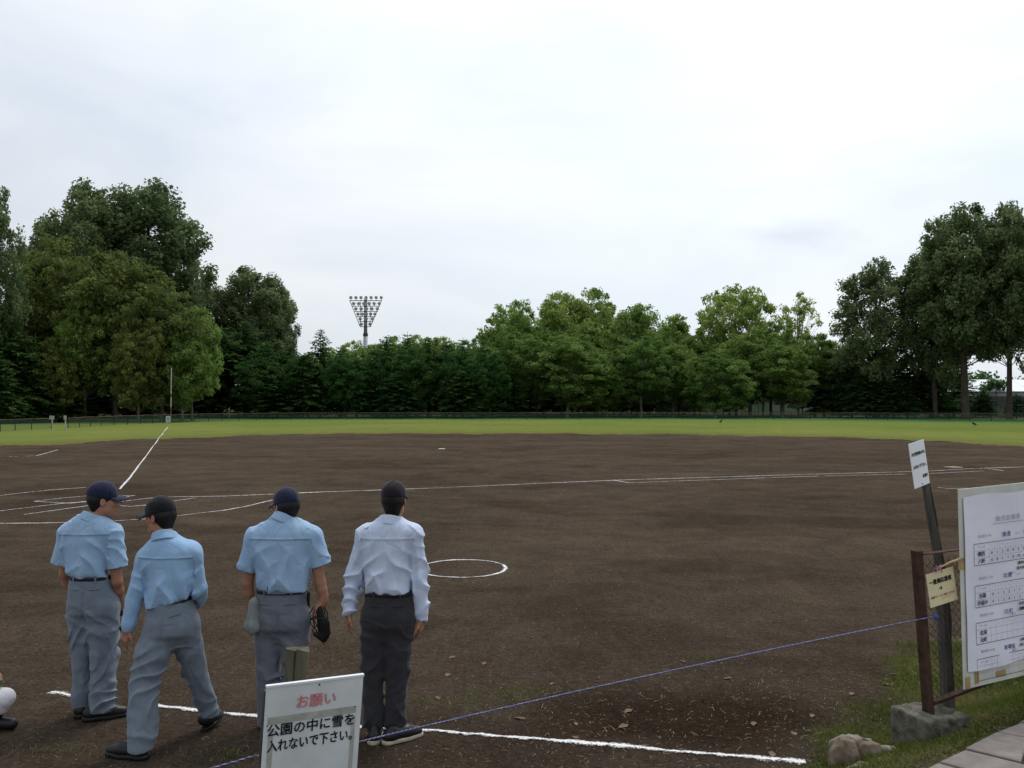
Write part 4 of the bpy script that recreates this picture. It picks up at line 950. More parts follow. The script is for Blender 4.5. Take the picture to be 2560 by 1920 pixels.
def person(base, label, Zf, d0, cap_top, head_yaw, head_pitch, torso, pelvis, neck, sh, arms, legs, feet, belt_z, shirt_mat, trouser_mat, cap_mat,
           long_sleeve, hands, hem, sh_r=0.066, sleeve_end=None, belt_tilt=0.0, seed=1.0, sole=None, hair_low=-0.074, cap=True, fold_amp=1.22, belt=True, torso_dy=0.0, blouse=1.0):
    def J(q): return Zf(q[0], q[1], d0 + (q[2] if len(q) > 2 else 0.0))
    def sec(rows):
        out = []
        for r in rows:
            a, b = Zf(r[1], r[0], d0+torso_dy), Zf(r[2], r[0], d0+torso_dy); out.append((a[2], (a[0]+b[0])/2, d0+torso_dy+(r[4] if len(r) > 4 else 0), (b[0]-a[0])/2, r[3]))
        return out
    HT = J(cap_top); Rh = rotz(head_yaw)@rotx(head_pitch); ho = HT - np.array([0, 0, 0.142]) + np.array([0, 0.03, 0])
    NT = ho + Rh@np.array([0, -0.022, -0.07])
    T_, P_v = sec(torso), sec(pelvis); nk = J(neck); shj = [J(q) for q in sh]
    arm = [[J(q) for q in a] for a in arms]; leg = [[J(q) for q in a] for a in legs]
    allp = np.array([HT, nk] + shj + [p for a in arm for p in a] + [p for a in leg for p in a] + [J(h['tip']) for h in hands])
    lo = allp.min(0)-0.22; hi = allp.max(0)+0.22; lo[2] = -0.06; hi[2] = HT[2]+0.05
    base = np.array(base, float)
    # --- body: one continuous skin surface
    S = SDF(lo, hi, 0.0062); head_prims(S, ho, Rh)
    S.cap(NT, nk-np.array([0, 0, 0.04]), 0.054, 0.060, 0.03)
    for row in (T_, P_v): S.loft([(z, cx, cy, rx*0.80, ry*0.78) for z, cx, cy, rx, ry in row], 0.02)
    for i in (0, 1):
        a = arm[i]; S.cap(nk-np.array([0, 0, 0.06]), a[0], 0.05, 0.048, 0.03); S.cap(a[0], a[1], 0.047, 0.039, 0.02); S.cap(a[1], a[1]*0.6+a[2]*0.4, 0.037, 0.037, 0.015); S.cap(a[1]*0.6+a[2]*0.4, a[2], 0.037, 0.026, 0.015)
        l = leg[i]; S.cap(l[0], l[1], 0.064, 0.045, 0.03); S.cap(l[1], l[2], 0.044, 0.034, 0.02)
        h = hands[i]; hand(S, a[2], J(h['tip'])-a[2], h['n'], h['side'], h.get('curl', 0.35), h.get('size', 1.0))
    body = S.build('person', [M['skin'], M['skin_dark']], loc=base, fmat_fn=face_mats(ho, Rh)); tag(body, label, 'person')
    # --- hair and cap
    def Wd(p): return ho + Rh@np.array(p, float)
    S = SDF(ho-0.2, ho+0.22, 0.006)
    S.ell(Wd((0, -0.018, 0.028)), (0.0795, 0.098, 0.092), Rh); S.cap(Wd((-0.018, -0.050, 0.0)), Wd((-0.014, -0.042, hair_low)), 0.056, 0.036, 0.02); S.cap(Wd((0.018, -0.050, 0.0)), Wd((0.014, -0.042, hair_low)), 0.056, 0.036, 0.02)
    S.plane(Wd((0, 0.050, 0)), Rh@np.array([0, 1, -0.55])); S.plane(Wd((0, -0.02, hair_low)), Rh@np.array([0, 0.35, -1.0]))
    for s_ in (-1, 1): S.ell(Wd((s_*0.083, 0.003, -0.016)), (0.016, 0.026, 0.034), Rh, 0.004, 's')
    S.displace(lambda P: 0.0025*fold(P, (0, 0, 1), 260, seed, 2.0))
    S.build('hair', M['hair'], body)
    if cap:
        S = SDF(ho-0.24, ho+0.26, 0.0055)
        S.ell(Wd((0, -0.012, 0.040)), (0.0875, 0.108, 0.102), Rh); S.plane(Wd((0, 0, 0.022)), Rh@np.array([0, -0.10, -1.0]), 0.006)
        def groove(P):
            L = (P-ho)@Rh; a = np.arctan2(L[:, 0], L[:, 1]+0.012); return -0.0022*np.exp(-((np.sin(3*a)/0.11)**2)) + 0.0012*fold(P, (1, 1, 1), 70, seed)
        S.displace(groove)
        S.ell(Wd((0, -0.012, 0.143)), (0.008, 0.008, 0.005), Rh, 0.004)
        c = S.build('cap', cap_mat, body)
        S = SDF(ho-0.24, ho+0.26, 0.0045)
        for k in range(-4, 5):     # curved peak
            x = k*0.0165; dz = -0.028*(k/4.0)**2; L = 0.170-0.05*(k/4.0)**2
            S.cap(Wd((x, 0.055, 0.030+dz*0.35)), Wd((x*0.98, L, 0.022+dz)), 0.0115, 0.0100, 0.012, flat=(Rh@np.array([0.35*k/4.0, 0, 1.0]), 2.2))
        S.build('cap_peak', cap_mat, c)
    # --- shirt
    ax0 = NT - nk; ax0 /= np.linalg.norm(ax0)
    S = SDF(lo, hi, 0.006); S.loft(T_, 0.02)
    bz = belt_z
    if belt: S.plane((T_[-1][1], d0, bz), (belt_tilt, 0, -1.0), 0.02)
    for i in (0, 1):
        a = arm[i]; S.cap(nk-np.array([0, 0, 0.028]), shj[i], 0.062, sh_r, 0.05)
        if long_sleeve:
            S.cap(shj[i], a[1], sh_r, 0.052, 0.035); S.cap(a[1], a[2]*0.86+a[1]*0.14, 0.052, 0.046, 0.02); S.cap(a[2]*0.86+a[1]*0.14, a[2], 0.041, 0.037, 0.012)
        else:
            e = J(sleeve_end[i]); S.cap(shj[i], e, sh_r, sleeve_end[i][3] if len(sleeve_end[i]) > 3 else 0.072, 0.03)
    def shirt_folds(P):
        z = P[:, 2]; top = max(r[0] for r in T_); f = np.clip((top-z)/(top-bz), 0, 1); cx = np.interp(z, [r[0] for r in sorted(T_)], [r[1] for r in sorted(T_)])
        side = np.sign(P[:, 0]-cx); onarm = np.abs(P[:, 0]-cx) > np.interp(z, [r[0] for r in sorted(T_)], [r[3] for r in sorted(T_)])+0.005
        sd_ = np.tanh((P[:, 0]-cx)/0.04)
        w = 0.017*fold(P, (1, 0.4, 0.1), 44, seed, 1.0, 2.2)*(0.10+f) + 0.018*fold(P, (0.75, 0.3, 0.8), 38, seed+2, 1.1, 2.6)*np.clip(f*1.5-0.25, 0, 1)*np.clip(0.5+sd_, 0, 1) \
            + 0.018*fold(P, (-0.75, 0.3, 0.8), 38, seed+4, 1.1, 2.6)*np.clip(f*1.5-0.25, 0, 1)*np.clip(0.5-sd_, 0, 1) - 0.005*f
        w = w*np.where(f > 0.22, 1, 0.35+f*2)
        wa = (0.018 if long_sleeve else 0.010)*fold(P, (0.75*side0(P, cx), 0.4, 0.8), 62, seed+7, 2.6, 2.4)*(0.25+0.75*f) + 0.007*fold(P, (1, 0.3, 0.1), 60, seed+8, 1.5, 2)
        yoke = 0.0035*np.exp(-((z-(top-0.135))/0.006)**2)
        return fold_amp*(np.where(onarm, wa, w*blouse+np.where(z < top-0.135, -0.0035, 0.0)) + yoke*(~onarm))
    S.displace(shirt_folds)
    if belt:
        tz_ = sorted(T_); sl, X, Y, Z = S.block((lo[0], lo[1], bz-0.2), (hi[0], hi[1], bz+0.15)); q_ = min(tz_, key=lambda r: abs(r[0]-bz))
        near_t = (np.abs(X-q_[1]) < q_[3]+0.012) & (np.abs(Y-q_[2]) < q_[4]+0.02) & (Z < 99)
        S.F[sl] = np.where(near_t, np.maximum(S.F[sl], bz+0.004+belt_tilt*(X-q_[1])-Z+0*Y), S.F[sl])
    for i in (0, 1):
        a = arm[i]
        if long_sleeve: v = (a[2]-a[1])/np.linalg.norm(a[2]-a[1]); S.cap(a[2]-v*0.01, a[2]+v*0.07, 0.031, 0.031, 0, 's')
        else:
            e = J(sleeve_end[i]); v = (e-shj[i])/np.linalg.norm(e-shj[i]); q = e+v*0.0
            sl, X, Y, Z = S.block(e-0.15, e+0.15); dd = (X-q[0])*v[0]+(Y-q[1])*v[1]+(Z-q[2])*v[2]; rr = np.sqrt((X-q[0])**2+(Y-q[1])**2+(Z-q[2])**2)
            S.F[sl] = np.where((dd > 0) & (rr < 0.092), np.maximum(S.F[sl], dd), S.F[sl])
            S.cap(e-v*0.035, e+v*0.08, 0.054, 0.060, 0, 's')
    S.cap(nk+ax0*0.012, nk+ax0*0.2, 0.056, 0.066, 0, 's')
    shirt = S.build('shirt', shirt_mat, body)
    # collar: folded band round the neck
    S = SDF(nk-0.17, nk+0.17, 0.005); ax_ = NT - (nk-np.array([0, 0, 0.04])); ax_ /= np.linalg.norm(ax_)
    S.cap(nk-ax_*0.06, nk+ax_*0.10, 0.104, 0.066, 0.0); S.cap(nk-ax_*0.10, nk+ax_*0.16, 0.086, 0.058, 0.0, 's')
    S.plane(nk+ax_*0.034, ax_+np.array([0, 0.30, 0.0]), 0.004); S.plane(nk-ax_*0.022, -ax_-np.array([0, 0.12, 0]), 0.004)
    S.build('collar', shirt_mat, shirt)
    # --- trousers
    S = SDF((lo[0], lo[1], -0.05), (hi[0], hi[1], bz+0.12), 0.006)
    pl_ = sorted(P_v)[0]; lr = legs[0][0][3]
    S.loft([(pl_[0]-0.075, pl_[1], pl_[2], pl_[3]*0.72, lr*0.62), (pl_[0]-0.02, pl_[1], pl_[2], pl_[3]*0.95, lr*1.05)]+P_v, 0.02)
    for i in (0, 1):
        l = leg[i]; r = legs[i]; mid_ = l[0]*0.5+l[1]*0.5; rm = (r[0][3]+r[1][3])/2; S.cap(l[0], mid_, r[0][3], rm+0.003, 0.06); S.cap(mid_, l[1], rm+0.003, r[1][3], 0.012); S.cap(l[1], l[2], r[1][3], r[2][3], 0.010)
    pz = min(r[0] for r in P_v)
    def tr_folds(P):
        z = P[:, 2]; kz = leg[0][1][2]; up = np.clip((pz+0.06-z)/0.25, 0, 1)
        cxp = P_v[0][1]; seam = -0.007*np.exp(-((P[:, 0]-cxp)/0.012)**2)*(P[:, 1] < d0+torso_dy)*np.clip((z-pz+0.1)/0.06, 0, 1)*np.clip((bz-0.05-z)/0.06, 0, 1)
        w = seam + 0.012*fold(P, (0.6*np.sign(1.0), 0.3, 0.9), 40, seed+1, 1.6, 2.6)*np.exp(-((z-(pz-0.06))/0.13)**2) + 0.017*fold(P, (0.8, 0.2, -1), 46, seed+3, 2.6, 2.6)*np.exp(-((z-kz)/0.2)**2) \
            + 0.017*fold(P, (-0.7, 0.2, 1), 48, seed+5, 2.4, 2.4)*np.exp(-((z-hem[0]-0.08)/0.12)**2) + 0.011*fold(P, (1, 0.3, 0.25), 40, seed+6, 1.5, 2.0)*up
        seat = 0.003*fold(P, (0.3, 0, 1), 50, seed+9, 1.5)
        return fold_amp*(w+seat)
    S.displace(tr_folds)
    S.plane((P_v[0][1], d0, bz+0.018), (-belt_tilt, 0, 1.0))
    for i in (0, 1):
        l = leg[i]; e = np.array([l[2][0], l[2][1], hem[i]]); v = np.array([0, 0, -1.0])
        sl, X, Y, Z = S.block(e-0.14, e+np.array([0.14, 0.14, 0.05])); S.F[sl] = np.maximum(S.F[sl], (e[2]+0.10*(Y-e[1]))-Z+0*X)
        S.cap(e+np.array([0, 0, 0.03]), e-np.array([0, 0, 0.1]), 0.05, 0.055, 0, 's')
    trou = S.build('trousers', trouser_mat, body)
    if belt:
        pr = sorted(P_v)[-1]; S = SDF((pr[1]-pr[3]-0.08, pr[2]-pr[4]-0.08, bz-0.10), (pr[1]+pr[3]+0.08, pr[2]+pr[4]+0.08, bz+0.12), 0.006)
        S.loft([(z, cx, cy, rx+0.004, ry+0.004) for z, cx, cy, rx, ry in sorted(P_v)[-2:]] + [(bz+0.1, pr[1], pr[2], pr[3]+0.004, pr[4]+0.004)])
        c = np.array([pr[1], pr[2], bz]); S.plane(c+np.array([0, 0, 0.016]), (-belt_tilt, 0, 1.0), 0.004); S.plane(c-np.array([0, 0, 0.017]), (belt_tilt, 0, -1.0), 0.004)
        bo = S.build('belt', M['belt'], trou)
        for a in (-1.15, -0.55, 0.55, 1.15):
            m = MB(); q = np.array([pr[1]+math.sin(a)*(pr[3]+0.009), pr[2]-math.cos(a)*(pr[4]+0.009), bz+belt_tilt*math.sin(a)*pr[3]]); m.box(q, (0.013, 0.010, 0.052), (math.cos(a), math.sin(a), 0), (-math.sin(a), math.cos(a), 0)); m.build('belt_loop', trouser_mat, trou)
        for sd_ in (-1, 1):     # welt pockets on the seat
            sec_ = sorted(P_v); zz_ = bz-0.072; rx_ = np.interp(zz_, [q[0] for q in sec_], [q[3] for q in sec_]); ry_ = np.interp(zz_, [q[0] for q in sec_], [q[4] for q in sec_]); cx_ = np.interp(zz_, [q[0] for q in sec_], [q[1] for q in sec_])
            pts = []
            for f_ in np.linspace(0.26, 0.72, 7): u_ = sd_*f_*rx_; pts.append((cx_+u_, pr[2]-ry_*(1-f_**2.4)**(1/2.4)-0.003, zz_+belt_tilt*u_+0.006*f_))
            m = MB(); m.tube(pts, 0.0042, 5); m.build('pocket_welt', trouser_mat, trou)
    # --- shoes
    for i in (0, 1):
        c = np.array(feet[i][0]); yaw = feet[i][1]; lift = feet[i][2] if len(feet[i]) > 2 else 0.0
        f = np.array([-math.sin(yaw), math.cos(yaw), 0]); sd = np.array([f[1], -f[0], 0]); z0 = zg(c[0], c[1])
        def Q_(a, b, z): return np.array([c[0], c[1], z0]) + f*a + sd*b + np.array([0, 0, z + lift*max(0, 0.10-a)])
        S = SDF(c+np.array([-0.3, -0.3, z0-0.05]), c+np.array([0.3, 0.3, 0.28]), 0.006)
        S.cap(Q_(-0.075, 0, 0.045), Q_(0.06, 0, 0.050), 0.043, 0.046, 0.02); S.cap(Q_(0.06, 0, 0.045), Q_(0.145, 0.006, 0.035), 0.050, 0.037, 0.03)
        S.cap(Q_(-0.06, 0, 0.055), Q_(-0.045, 0, 0.085), 0.040, 0.036, 0.03)
        S.plane(Q_(0, 0, 0.020), (f*lift*1.0+np.array([0, 0, -1.0])))
        sh_o = S.build('shoe', M['shoe'], body)
        S = SDF(c+np.array([-0.3, -0.3, z0-0.05]), c+np.array([0.3, 0.3, 0.2]), 0.006)
        S.cap(Q_(-0.078, 0, 0.012), Q_(0.06, 0, 0.012), 0.046, 0.048, 0.02); S.cap(Q_(0.06, 0, 0.012), Q_(0.150, 0.006, 0.012), 0.051, 0.040, 0.03)
        S.plane(Q_(0, 0, 0.030), np.array([0, 0, 1.0])-f*lift); S.plane(Q_(0, 0, 0.001), np.array([0, 0, -1.0])+f*lift)
        S.build('sole', sole or M['shoe'], sh_o)
    return body, ho, Rh

def Z1(x, y, d): return U(x/2.155, 1150+y/2.155, d)
def Z2(x, y, d): return U(550+x/2.155, 1150+y/2.155, d)
def zof(Zf, y, d): return Zf(0, y, d)[2]
PI = math.pi

# umpire on the left, head turned right
b1 = Z1(470, 1370, 6.4); b1[2] = 0
p1 = person(b1, 'umpire in navy cap and short light blue sleeves standing with feet together, head turned right', Z1, 6.4, (548, 114), rad(-64), rad(-4),
    torso=[(292, 425, 545, .06), (325, 385, 585, .085), (370, 352, 620, .105), (430, 352, 605, .118), (500, 358, 592, .125), (560, 360, 594, .128), (602, 366, 596, .128), (622, 388, 594, .112), (650, 388, 594, .11)],
    pelvis=[(600, 390, 595, .112), (640, 386, 598, .115), (700, 378, 612, .122), (760, 377, 626, .126), (820, 388, 624, .118)],
    neck=(495, 322), sh=[(375, 395), (606, 398)], arms=[[(370, 400), (348, 610, .03), (392, 735, .14)], [(610, 405), (630, 655, .0), (648, 772, .10)]],
    legs=[[(438, 800, 0, .077), (440, 1040, 0.02, .068), (443, 1330, 0.03, .056)], [(556, 800, 0, .098), (560, 1040, 0, .086), (553, 1325, -.03, .078)]],
    feet=[((Z1(442, 1330, 6.44)[0], 6.47, 0), rad(8)), ((Z1(535, 1330, 6.38)[0]+0.02, 6.36, 0), rad(-66))], belt_z=zof(Z1, 628, 6.4), shirt_mat=M['shirt_blue'], trouser_mat=M['trouser_grey'], cap_mat=M['cap_navy'],
    long_sleeve=False, sleeve_end=[(322, 560, 0, .060), (636, 578, 0, .066)], hands=[dict(tip=(420, 815, .22), n=(0.6, 0.6, 0), side=1, curl=.5), dict(tip=(640, 850, .13), n=(-1, 0.2, 0), side=-1, curl=.75)],
    hem=(zof(Z1, 1340, 6.4), zof(Z1, 1338, 6.4)), seed=1.3, sh_r=0.068)
# umpire striding, head turned left
b2 = Z1(900, 1500, 5.9); b2[2] = 0
p2 = person(b2, 'umpire in black cap and long light blue sleeves striding with legs apart, head turned left', Z1, 5.9, (852, 194), rad(72), rad(-6),
    torso=[(405, 850, 945, .06), (435, 810, 995, .09), (480, 780, 1045, .115), (540, 775, 1058, .13), (620, 796, 1060, .14), (690, 798, 1048, .142), (735, 800, 1036, .140), (780, 806, 1022, .13), (830, 806, 1022, .13)],
    pelvis=[(700, 812, 1020, .128), (760, 810, 1026, .132), (820, 806, 1040, .138), (880, 804, 1050, .145), (930, 815, 1045, .14)],
    neck=(888, 425, -.01), sh=[(798, 535), (1025, 500)], arms=[[(795, 540), (738, 705, -.04), (688, 900, -.06)], [(1028, 505), (1070, 690, .04), (1058, 775, .20)]],
    legs=[[(872, 890, -.02, .105), (775, 1195, -.09, .088), (757, 1555, -.20, .080)], [(982, 880, .03, .10), (1052, 1125, .14, .074), (1130, 1380, .27, .058)]],
    feet=[((Z1(712, 1590, 5.70)[0], 5.69, 0), rad(78)), ((Z1(1135, 1400, 6.2)[0], 6.20, 0), rad(-14), 0.25)], belt_z=zof(Z1, 768, 5.9), shirt_mat=M['shirt_blue2'], trouser_mat=M['trouser_grey'], cap_mat=M['cap_black'],
    long_sleeve=True, hands=[dict(tip=(655, 1010, -.05), n=(0.5, 0.8, 0), side=1, curl=.45), dict(tip=(1045, 840, .26), n=(-.8, 0.4, 0), side=-1, curl=.5)],
    hem=(zof(Z1, 1555, 5.7), zof(Z1, 1375, 6.17)), belt_tilt=0.24, seed=2.9, sh_r=0.070)
# umpire holding the mask
b3 = Z2(325, 1430, 6.2); b3[2] = 0
p3 = person(b3, 'broad umpire in navy cap and short blue sleeves holding a black mask', Z2, 6.2, (350, 146), rad(44), rad(-5),
    torso=[(310, 285, 415, .06), (345, 235, 460, .09), (385, 195, 500, .115), (440, 180, 505, .128), (520, 186, 492, .136), (600, 188, 490, .14), (650, 188, 490, .142), (682, 196, 478, .135), (712, 205, 462, .12)],
    pelvis=[(670, 205, 462, .12), (710, 203, 464, .122), (770, 200, 470, .135), (850, 202, 474, .142), (900, 215, 465, .135)],
    neck=(343, 325), sh=[(196, 420), (494, 415)], arms=[[(192, 425), (150, 660, .02), (166, 800, .05)], [(500, 420), (540, 660, .0), (560, 755, .0)]],
    legs=[[(262, 850, 0, .090), (256, 1150, .01, .076), (258, 1420, .02, .070)], [(412, 850, 0, .092), (398, 1150, 0, .078), (392, 1420, 0, .072)]],
    feet=[((Z2(250, 1420, 6.2)[0], 6.24, 0), rad(14)), ((Z2(398, 1420, 6.2)[0], 6.22, 0), rad(-18))], belt_z=zof(Z2, 702, 6.2), shirt_mat=M['shirt_blue'], trouser_mat=M['trouser_grey2'], cap_mat=M['cap_navy'],
    long_sleeve=False, sleeve_end=[(143, 592, 0, .068), (546, 566, 0, .072)], hands=[dict(tip=(172, 900, .06), n=(1, 0.3, 0), side=1, curl=.6), dict(tip=(548, 840, .0), n=(-0.8, 0.5, 0), side=-1, curl=1.0)],
    hem=(zof(Z2, 1425, 6.2), zof(Z2, 1425, 6.2)), seed=4.1, sh_r=0.074, hair_low=-0.062)
# man in the pale shirt
b4 = Z2(890, 1475, 6.05); b4[2] = 0
p4 = person(b4, 'man in dark plum cap, pale blue long sleeved shirt and charcoal trousers standing upright', Z2, 6.05, (935, 108), rad(-6), rad(2),
    torso=[(310, 870, 970, .06), (342, 825, 1015, .085), (378, 780, 1055, .10), (430, 768, 1050, .11), (500, 772, 1030, .115), (580, 774, 1030, .117), (650, 772, 1034, .118), (690, 778, 1036, .115), (716, 786, 1034, .106), (740, 786, 1034, .105)],
    pelvis=[(690, 786, 1036, .104), (730, 784, 1036, .106), (780, 778, 1040, .116), (840, 774, 1043, .126), (890, 785, 1035, .12)],
    neck=(921, 335), sh=[(788, 405), (1038, 400)], arms=[[(784, 410), (722, 600, .02), (696, 812, .0)], [(1042, 405), (1074, 610, .02), (1086, 850, .0)]],
    legs=[[(836, 850, 0, .084), (824, 1190, 0, .067), (830, 1420, .0, .065)], [(976, 850, 0, .086), (950, 1190, 0, .070), (942, 1420, .0, .067)]],
    feet=[((Z2(828, 1440, 6.0)[0], 6.04, 0), rad(6)), ((Z2(945, 1440, 6.0)[0]+.02, 6.0, 0), rad(-52))], belt_z=zof(Z2, 714, 6.05), shirt_mat=M['shirt_pale'], trouser_mat=M['trouser_dark'], cap_mat=M['cap_plum'],
    long_sleeve=True, hands=[dict(tip=(685, 945, .03), n=(1, 0.25, 0), side=1, curl=.35), dict(tip=(1078, 975, .04), n=(-1, 0.25, 0), side=-1, curl=.45)],
    hem=(zof(Z2, 1432, 6.05), zof(Z2, 1430, 6.05)), seed=6.7, sole=M['sole_white'], sh_r=0.062, hair_low=-0.085)

# small belongings
bd, ho2, R2 = p2
w_ = Z1(690, 893, 5.84); hd = Z1(655, 1010, 5.85)-w_; hd /= np.linalg.norm(hd)
S = SDF(w_-0.08, w_+0.08, 0.004); S.cap(w_+hd*0.002, w_+hd*0.024, 0.0355, 0.0335); S.cap(w_-hd*0.02, w_+hd*0.05, 0.026, 0.024, 0, 's'); S.plane(w_+hd*0.026, hd); S.plane(w_, -hd)
S.ell(w_+hd*0.012+np.array([-0.03, -0.018, 0]), (0.018, 0.018, 0.018), None, 0.006)
S.build('wristwatch', M['black'], bd)
# glasses of the man with the mask
bd, ho3, R3 = p3
def W3(p): return ho3 + R3@np.array(p, float)
m = MB()
for s_ in (-1, 1):
    m.tube([W3((s_*0.032+0.021*math.cos(a), 0.101-0.2*abs(0.021*math.cos(a)), 0.002+0.016*math.sin(a))) for a in np.linspace(0, 6.283, 15)], 0.002, 5)
    m.tube([W3((s_*0.054, 0.098, 0.006)), W3((s_*0.076, 0.05, 0.006)), W3((s_*0.079, -0.01, 0.004))], 0.002, 5)
m.build('glasses', M['glass_rim'], bd)
# grey ball bag hanging from his belt on the left
a, b = Z2(182, 770, 6.10), Z2(172, 895, 6.10)
S = SDF(np.minimum(a, b)-0.12, np.maximum(a, b)+0.12, 0.006); S.cap(a, b, 0.034, 0.042, 0, flat=((0, 1, 0), 1.3)); S.cap(b, b+np.array([0.01, 0, -0.01]), 0.044, 0.04, 0.03)
S.displace(lambda P: 0.010*fold(P, (1, 0.3, 0.2), 90, 3.3, 1.4, 1.6)); S.build('ball_bag', M['bag'], bd)
fp = Z2(305, 702, 6.2-0.126); m = MB(); m.box(fp, (0.135, 0.010, 0.056)); bevel(m.build('belt_flap', M['trouser_grey2'], bd), 0.003)
S = SDF(Z2(480, 770, 6.2)-0.14, Z2(480, 770, 6.2)+0.14, 0.006); q0, q1 = Z2(476, 720, 6.2), Z2(478, 830, 6.2); S.cap(q0, q1, 0.018, 0.012, 0, flat=((1, 0, 0), 1.6)); S.build('brush_pouch', M['black'], bd)
# dark counter in the left umpire's hand
q = Z1(640, 822, 6.50); m = MB(); m.box(q, (0.055, 0.03, 0.045)); o = bevel(m.build('pitch_counter', M['black'], loc=q), 0.008, 3); tag(o, 'small dark counter held in the right hand of the umpire with the head turned right', 'counter')
# catcher's mask: padded bars and straps, held upside down
q = Z2(540, 880, 6.17); r = thing('umpire_mask', q, 'black padded face mask hanging from the hand of the broad umpire', 'mask')
def K(x, y, dy=0.0): return Z2(x, y, 6.17+dy)
S = SDF(K(470, 1010)-0.12, K(610, 760)+0.12, 0.0055)
S.cap(K(560, 880), K(565, 940), 0.042, 0.036, 0.02, flat=((0, 1, 0), 1.5)); S.cap(K(535, 945), K(562, 970), 0.022, 0.018, 0.02); S.cap(K(535, 800), K(545, 845), 0.022, 0.026, 0.02)
S.cap(K(508, 940), K(545, 960), 0.012, 0.016, 0.012); S.build('padding', M['black'], r)
m = MB()
def arc(pts, rr_=0.0042): m.tube([K(*p) for p in pts], rr_, 6)
arc([(545, 785), (505, 810), (485, 850), (488, 880), (505, 900), (498, 920), (512, 945), (535, 955)]); arc([(548, 785), (520, 820), (505, 860), (520, 890), (540, 905)], .004)
arc([(560, 790), (578, 820), (582, 860), (592, 920), (594, 938), (580, 948)]); arc([(488, 855), (520, 845), (550, 852), (580, 850)], .004); arc([(505, 902), (530, 895), (560, 900)], .004)
arc([(497, 925), (520, 928), (545, 932)], .004); arc([(530, 790), (525, 850), (528, 905), (535, 950)], .004); arc([(512, 800, -.06), (500, 850, -.09), (512, 910, -.08), (540, 950, -.05)], .004)
arc([(560, 800, -.06), (575, 860, -.09), (575, 920, -.07)], .004); arc([(490, 860, -.02), (505, 852, -.09), (560, 856, -.10), (582, 860, -.02)], .004)
m.build('cage', M['black'], r)
m = MB(); arc([(545, 970), (552, 985), (561, 998), (566, 985), (572, 968)], .0035); arc([(478, 838), (490, 815), (505, 790)], .0045); m.build('strap', M['black'], r)

# player in white crouching at the bench end (only a knee and a hand reach into view)
dP = 6.15
kx = Z1(40, 1283, dP)
hipp = kx + np.array([-0.50, 0.06, -0.01]); kn2 = kx + np.array([-0.34, 0.30, 0.14])
S = SDF(kx+np.array([-1.15, -0.5, -0.35]), kx+np.array([0.25, 0.65, 1.15]), 0.0085)
headc = kx+np.array([-0.62, 0.14, 0.78]); nk = headc+np.array([0, 0, -0.14])
Rp = rotz(rad(-70)); base = np.array([hipp[0], hipp[1], 0])
head_prims(S, headc, Rp)
S.cap(headc+np.array([0, 0, -0.09]), nk+np.array([-0.02, 0, -0.06]), 0.055, 0.062, 0.03); S.cap(nk+np.array([-0.04, 0, -0.14]), hipp+np.array([-0.06, 0.06, 0.12]), 0.105, 0.11, 0.05)
for k, (sy, kk) in enumerate(((-0.10, kx), (0.20, kn2))):
    hp = hipp+np.array([0, 0.06+sy*0.6, 0.03]); ft = np.array([kk[0]-0.12, kk[1]+0.02, 0.06]); S.cap(hp, kk, 0.06, 0.045, 0.03); S.cap(kk, ft, 0.04, 0.03, 0.02); 
    S.cap(ft, ft+np.array([0.12, 0, -0.02]), 0.03, 0.025, 0.02)
    shp = nk+np.array([-0.02, sy*1.1, -0.09]); wr = Z1(-95, 1135+0*k, dP) if k == 0 else kn2+np.array([-0.06, -0.05, 0.10]); el = (shp+wr)/2+np.array([-0.08, -0.02, -0.10])
    S.cap(shp, el, 0.045, 0.036, 0.03); S.cap(el, wr, 0.035, 0.026, 0.02); hand(S, wr, np.array([1, 0.05, -0.25]), (0, 0.1, -1), -1, 0.4)
pl = S.build('person', [M['skin'], M['skin_dark']], loc=base, fmat_fn=face_mats(headc, Rp)); tag(pl, 'player in white uniform crouching at the end of the chalk line', 'person')
S = SDF(kx+np.array([-1.15, -0.5, -0.35]), kx+np.array([0.25, 0.65, 0.35]), 0.008)
for k, (sy, kk) in enumerate(((-0.10, kx), (0.20, kn2))):
    hp = hipp+np.array([0, 0.06+sy*0.6, 0.03]); ft = np.array([kk[0]-0.10, kk[1]+0.02, 0.10]); S.cap(hp, kk-np.array([0.02, 0, 0]), 0.105, 0.062, 0.03); S.cap(kk-np.array([0.02, 0, 0]), kk*0.55+ft*0.45, 0.058, 0.055, 0.03)
S.ell(hipp+np.array([-0.05, 0.06, 0.04]), (0.17, 0.18, 0.14), None, 0.05); S.displace(lambda P: 0.008*fold(P, (1, 0.3, 0.6), 50, 2.0, 1.5, 1.8)); S.build('trousers', M['uniform_white'], pl)
S = SDF(kx+np.array([-1.2, -0.5, -0.1]), kx+np.array([0.2, 0.65, 1.0]), 0.008); S.cap(nk+np.array([-0.04, 0, -0.12]), hipp+np.array([-0.06, 0.06, 0.14]), 0.145, 0.15, 0.05)
for k, sy in enumerate((-0.10, 0.20)):
    shp = nk+np.array([-0.02, sy*1.1, -0.09]); wr = Z1(-95, 1135, dP) if k == 0 else kn2+np.array([-0.06, -0.05, 0.10]); el = (shp+wr)/2+np.array([-0.08, -0.02, -0.10]); S.cap(nk-np.array([0.02, 0, 0.05]), shp, 0.06, 0.065, 0.05); S.cap(shp, el, 0.065, 0.06, 0.03)
S.displace(lambda P: 0.008*fold(P, (0.4, 0.3, 1), 50, 5.0, 1.5, 1.8)); S.build('shirt', M['uniform_white'], pl)
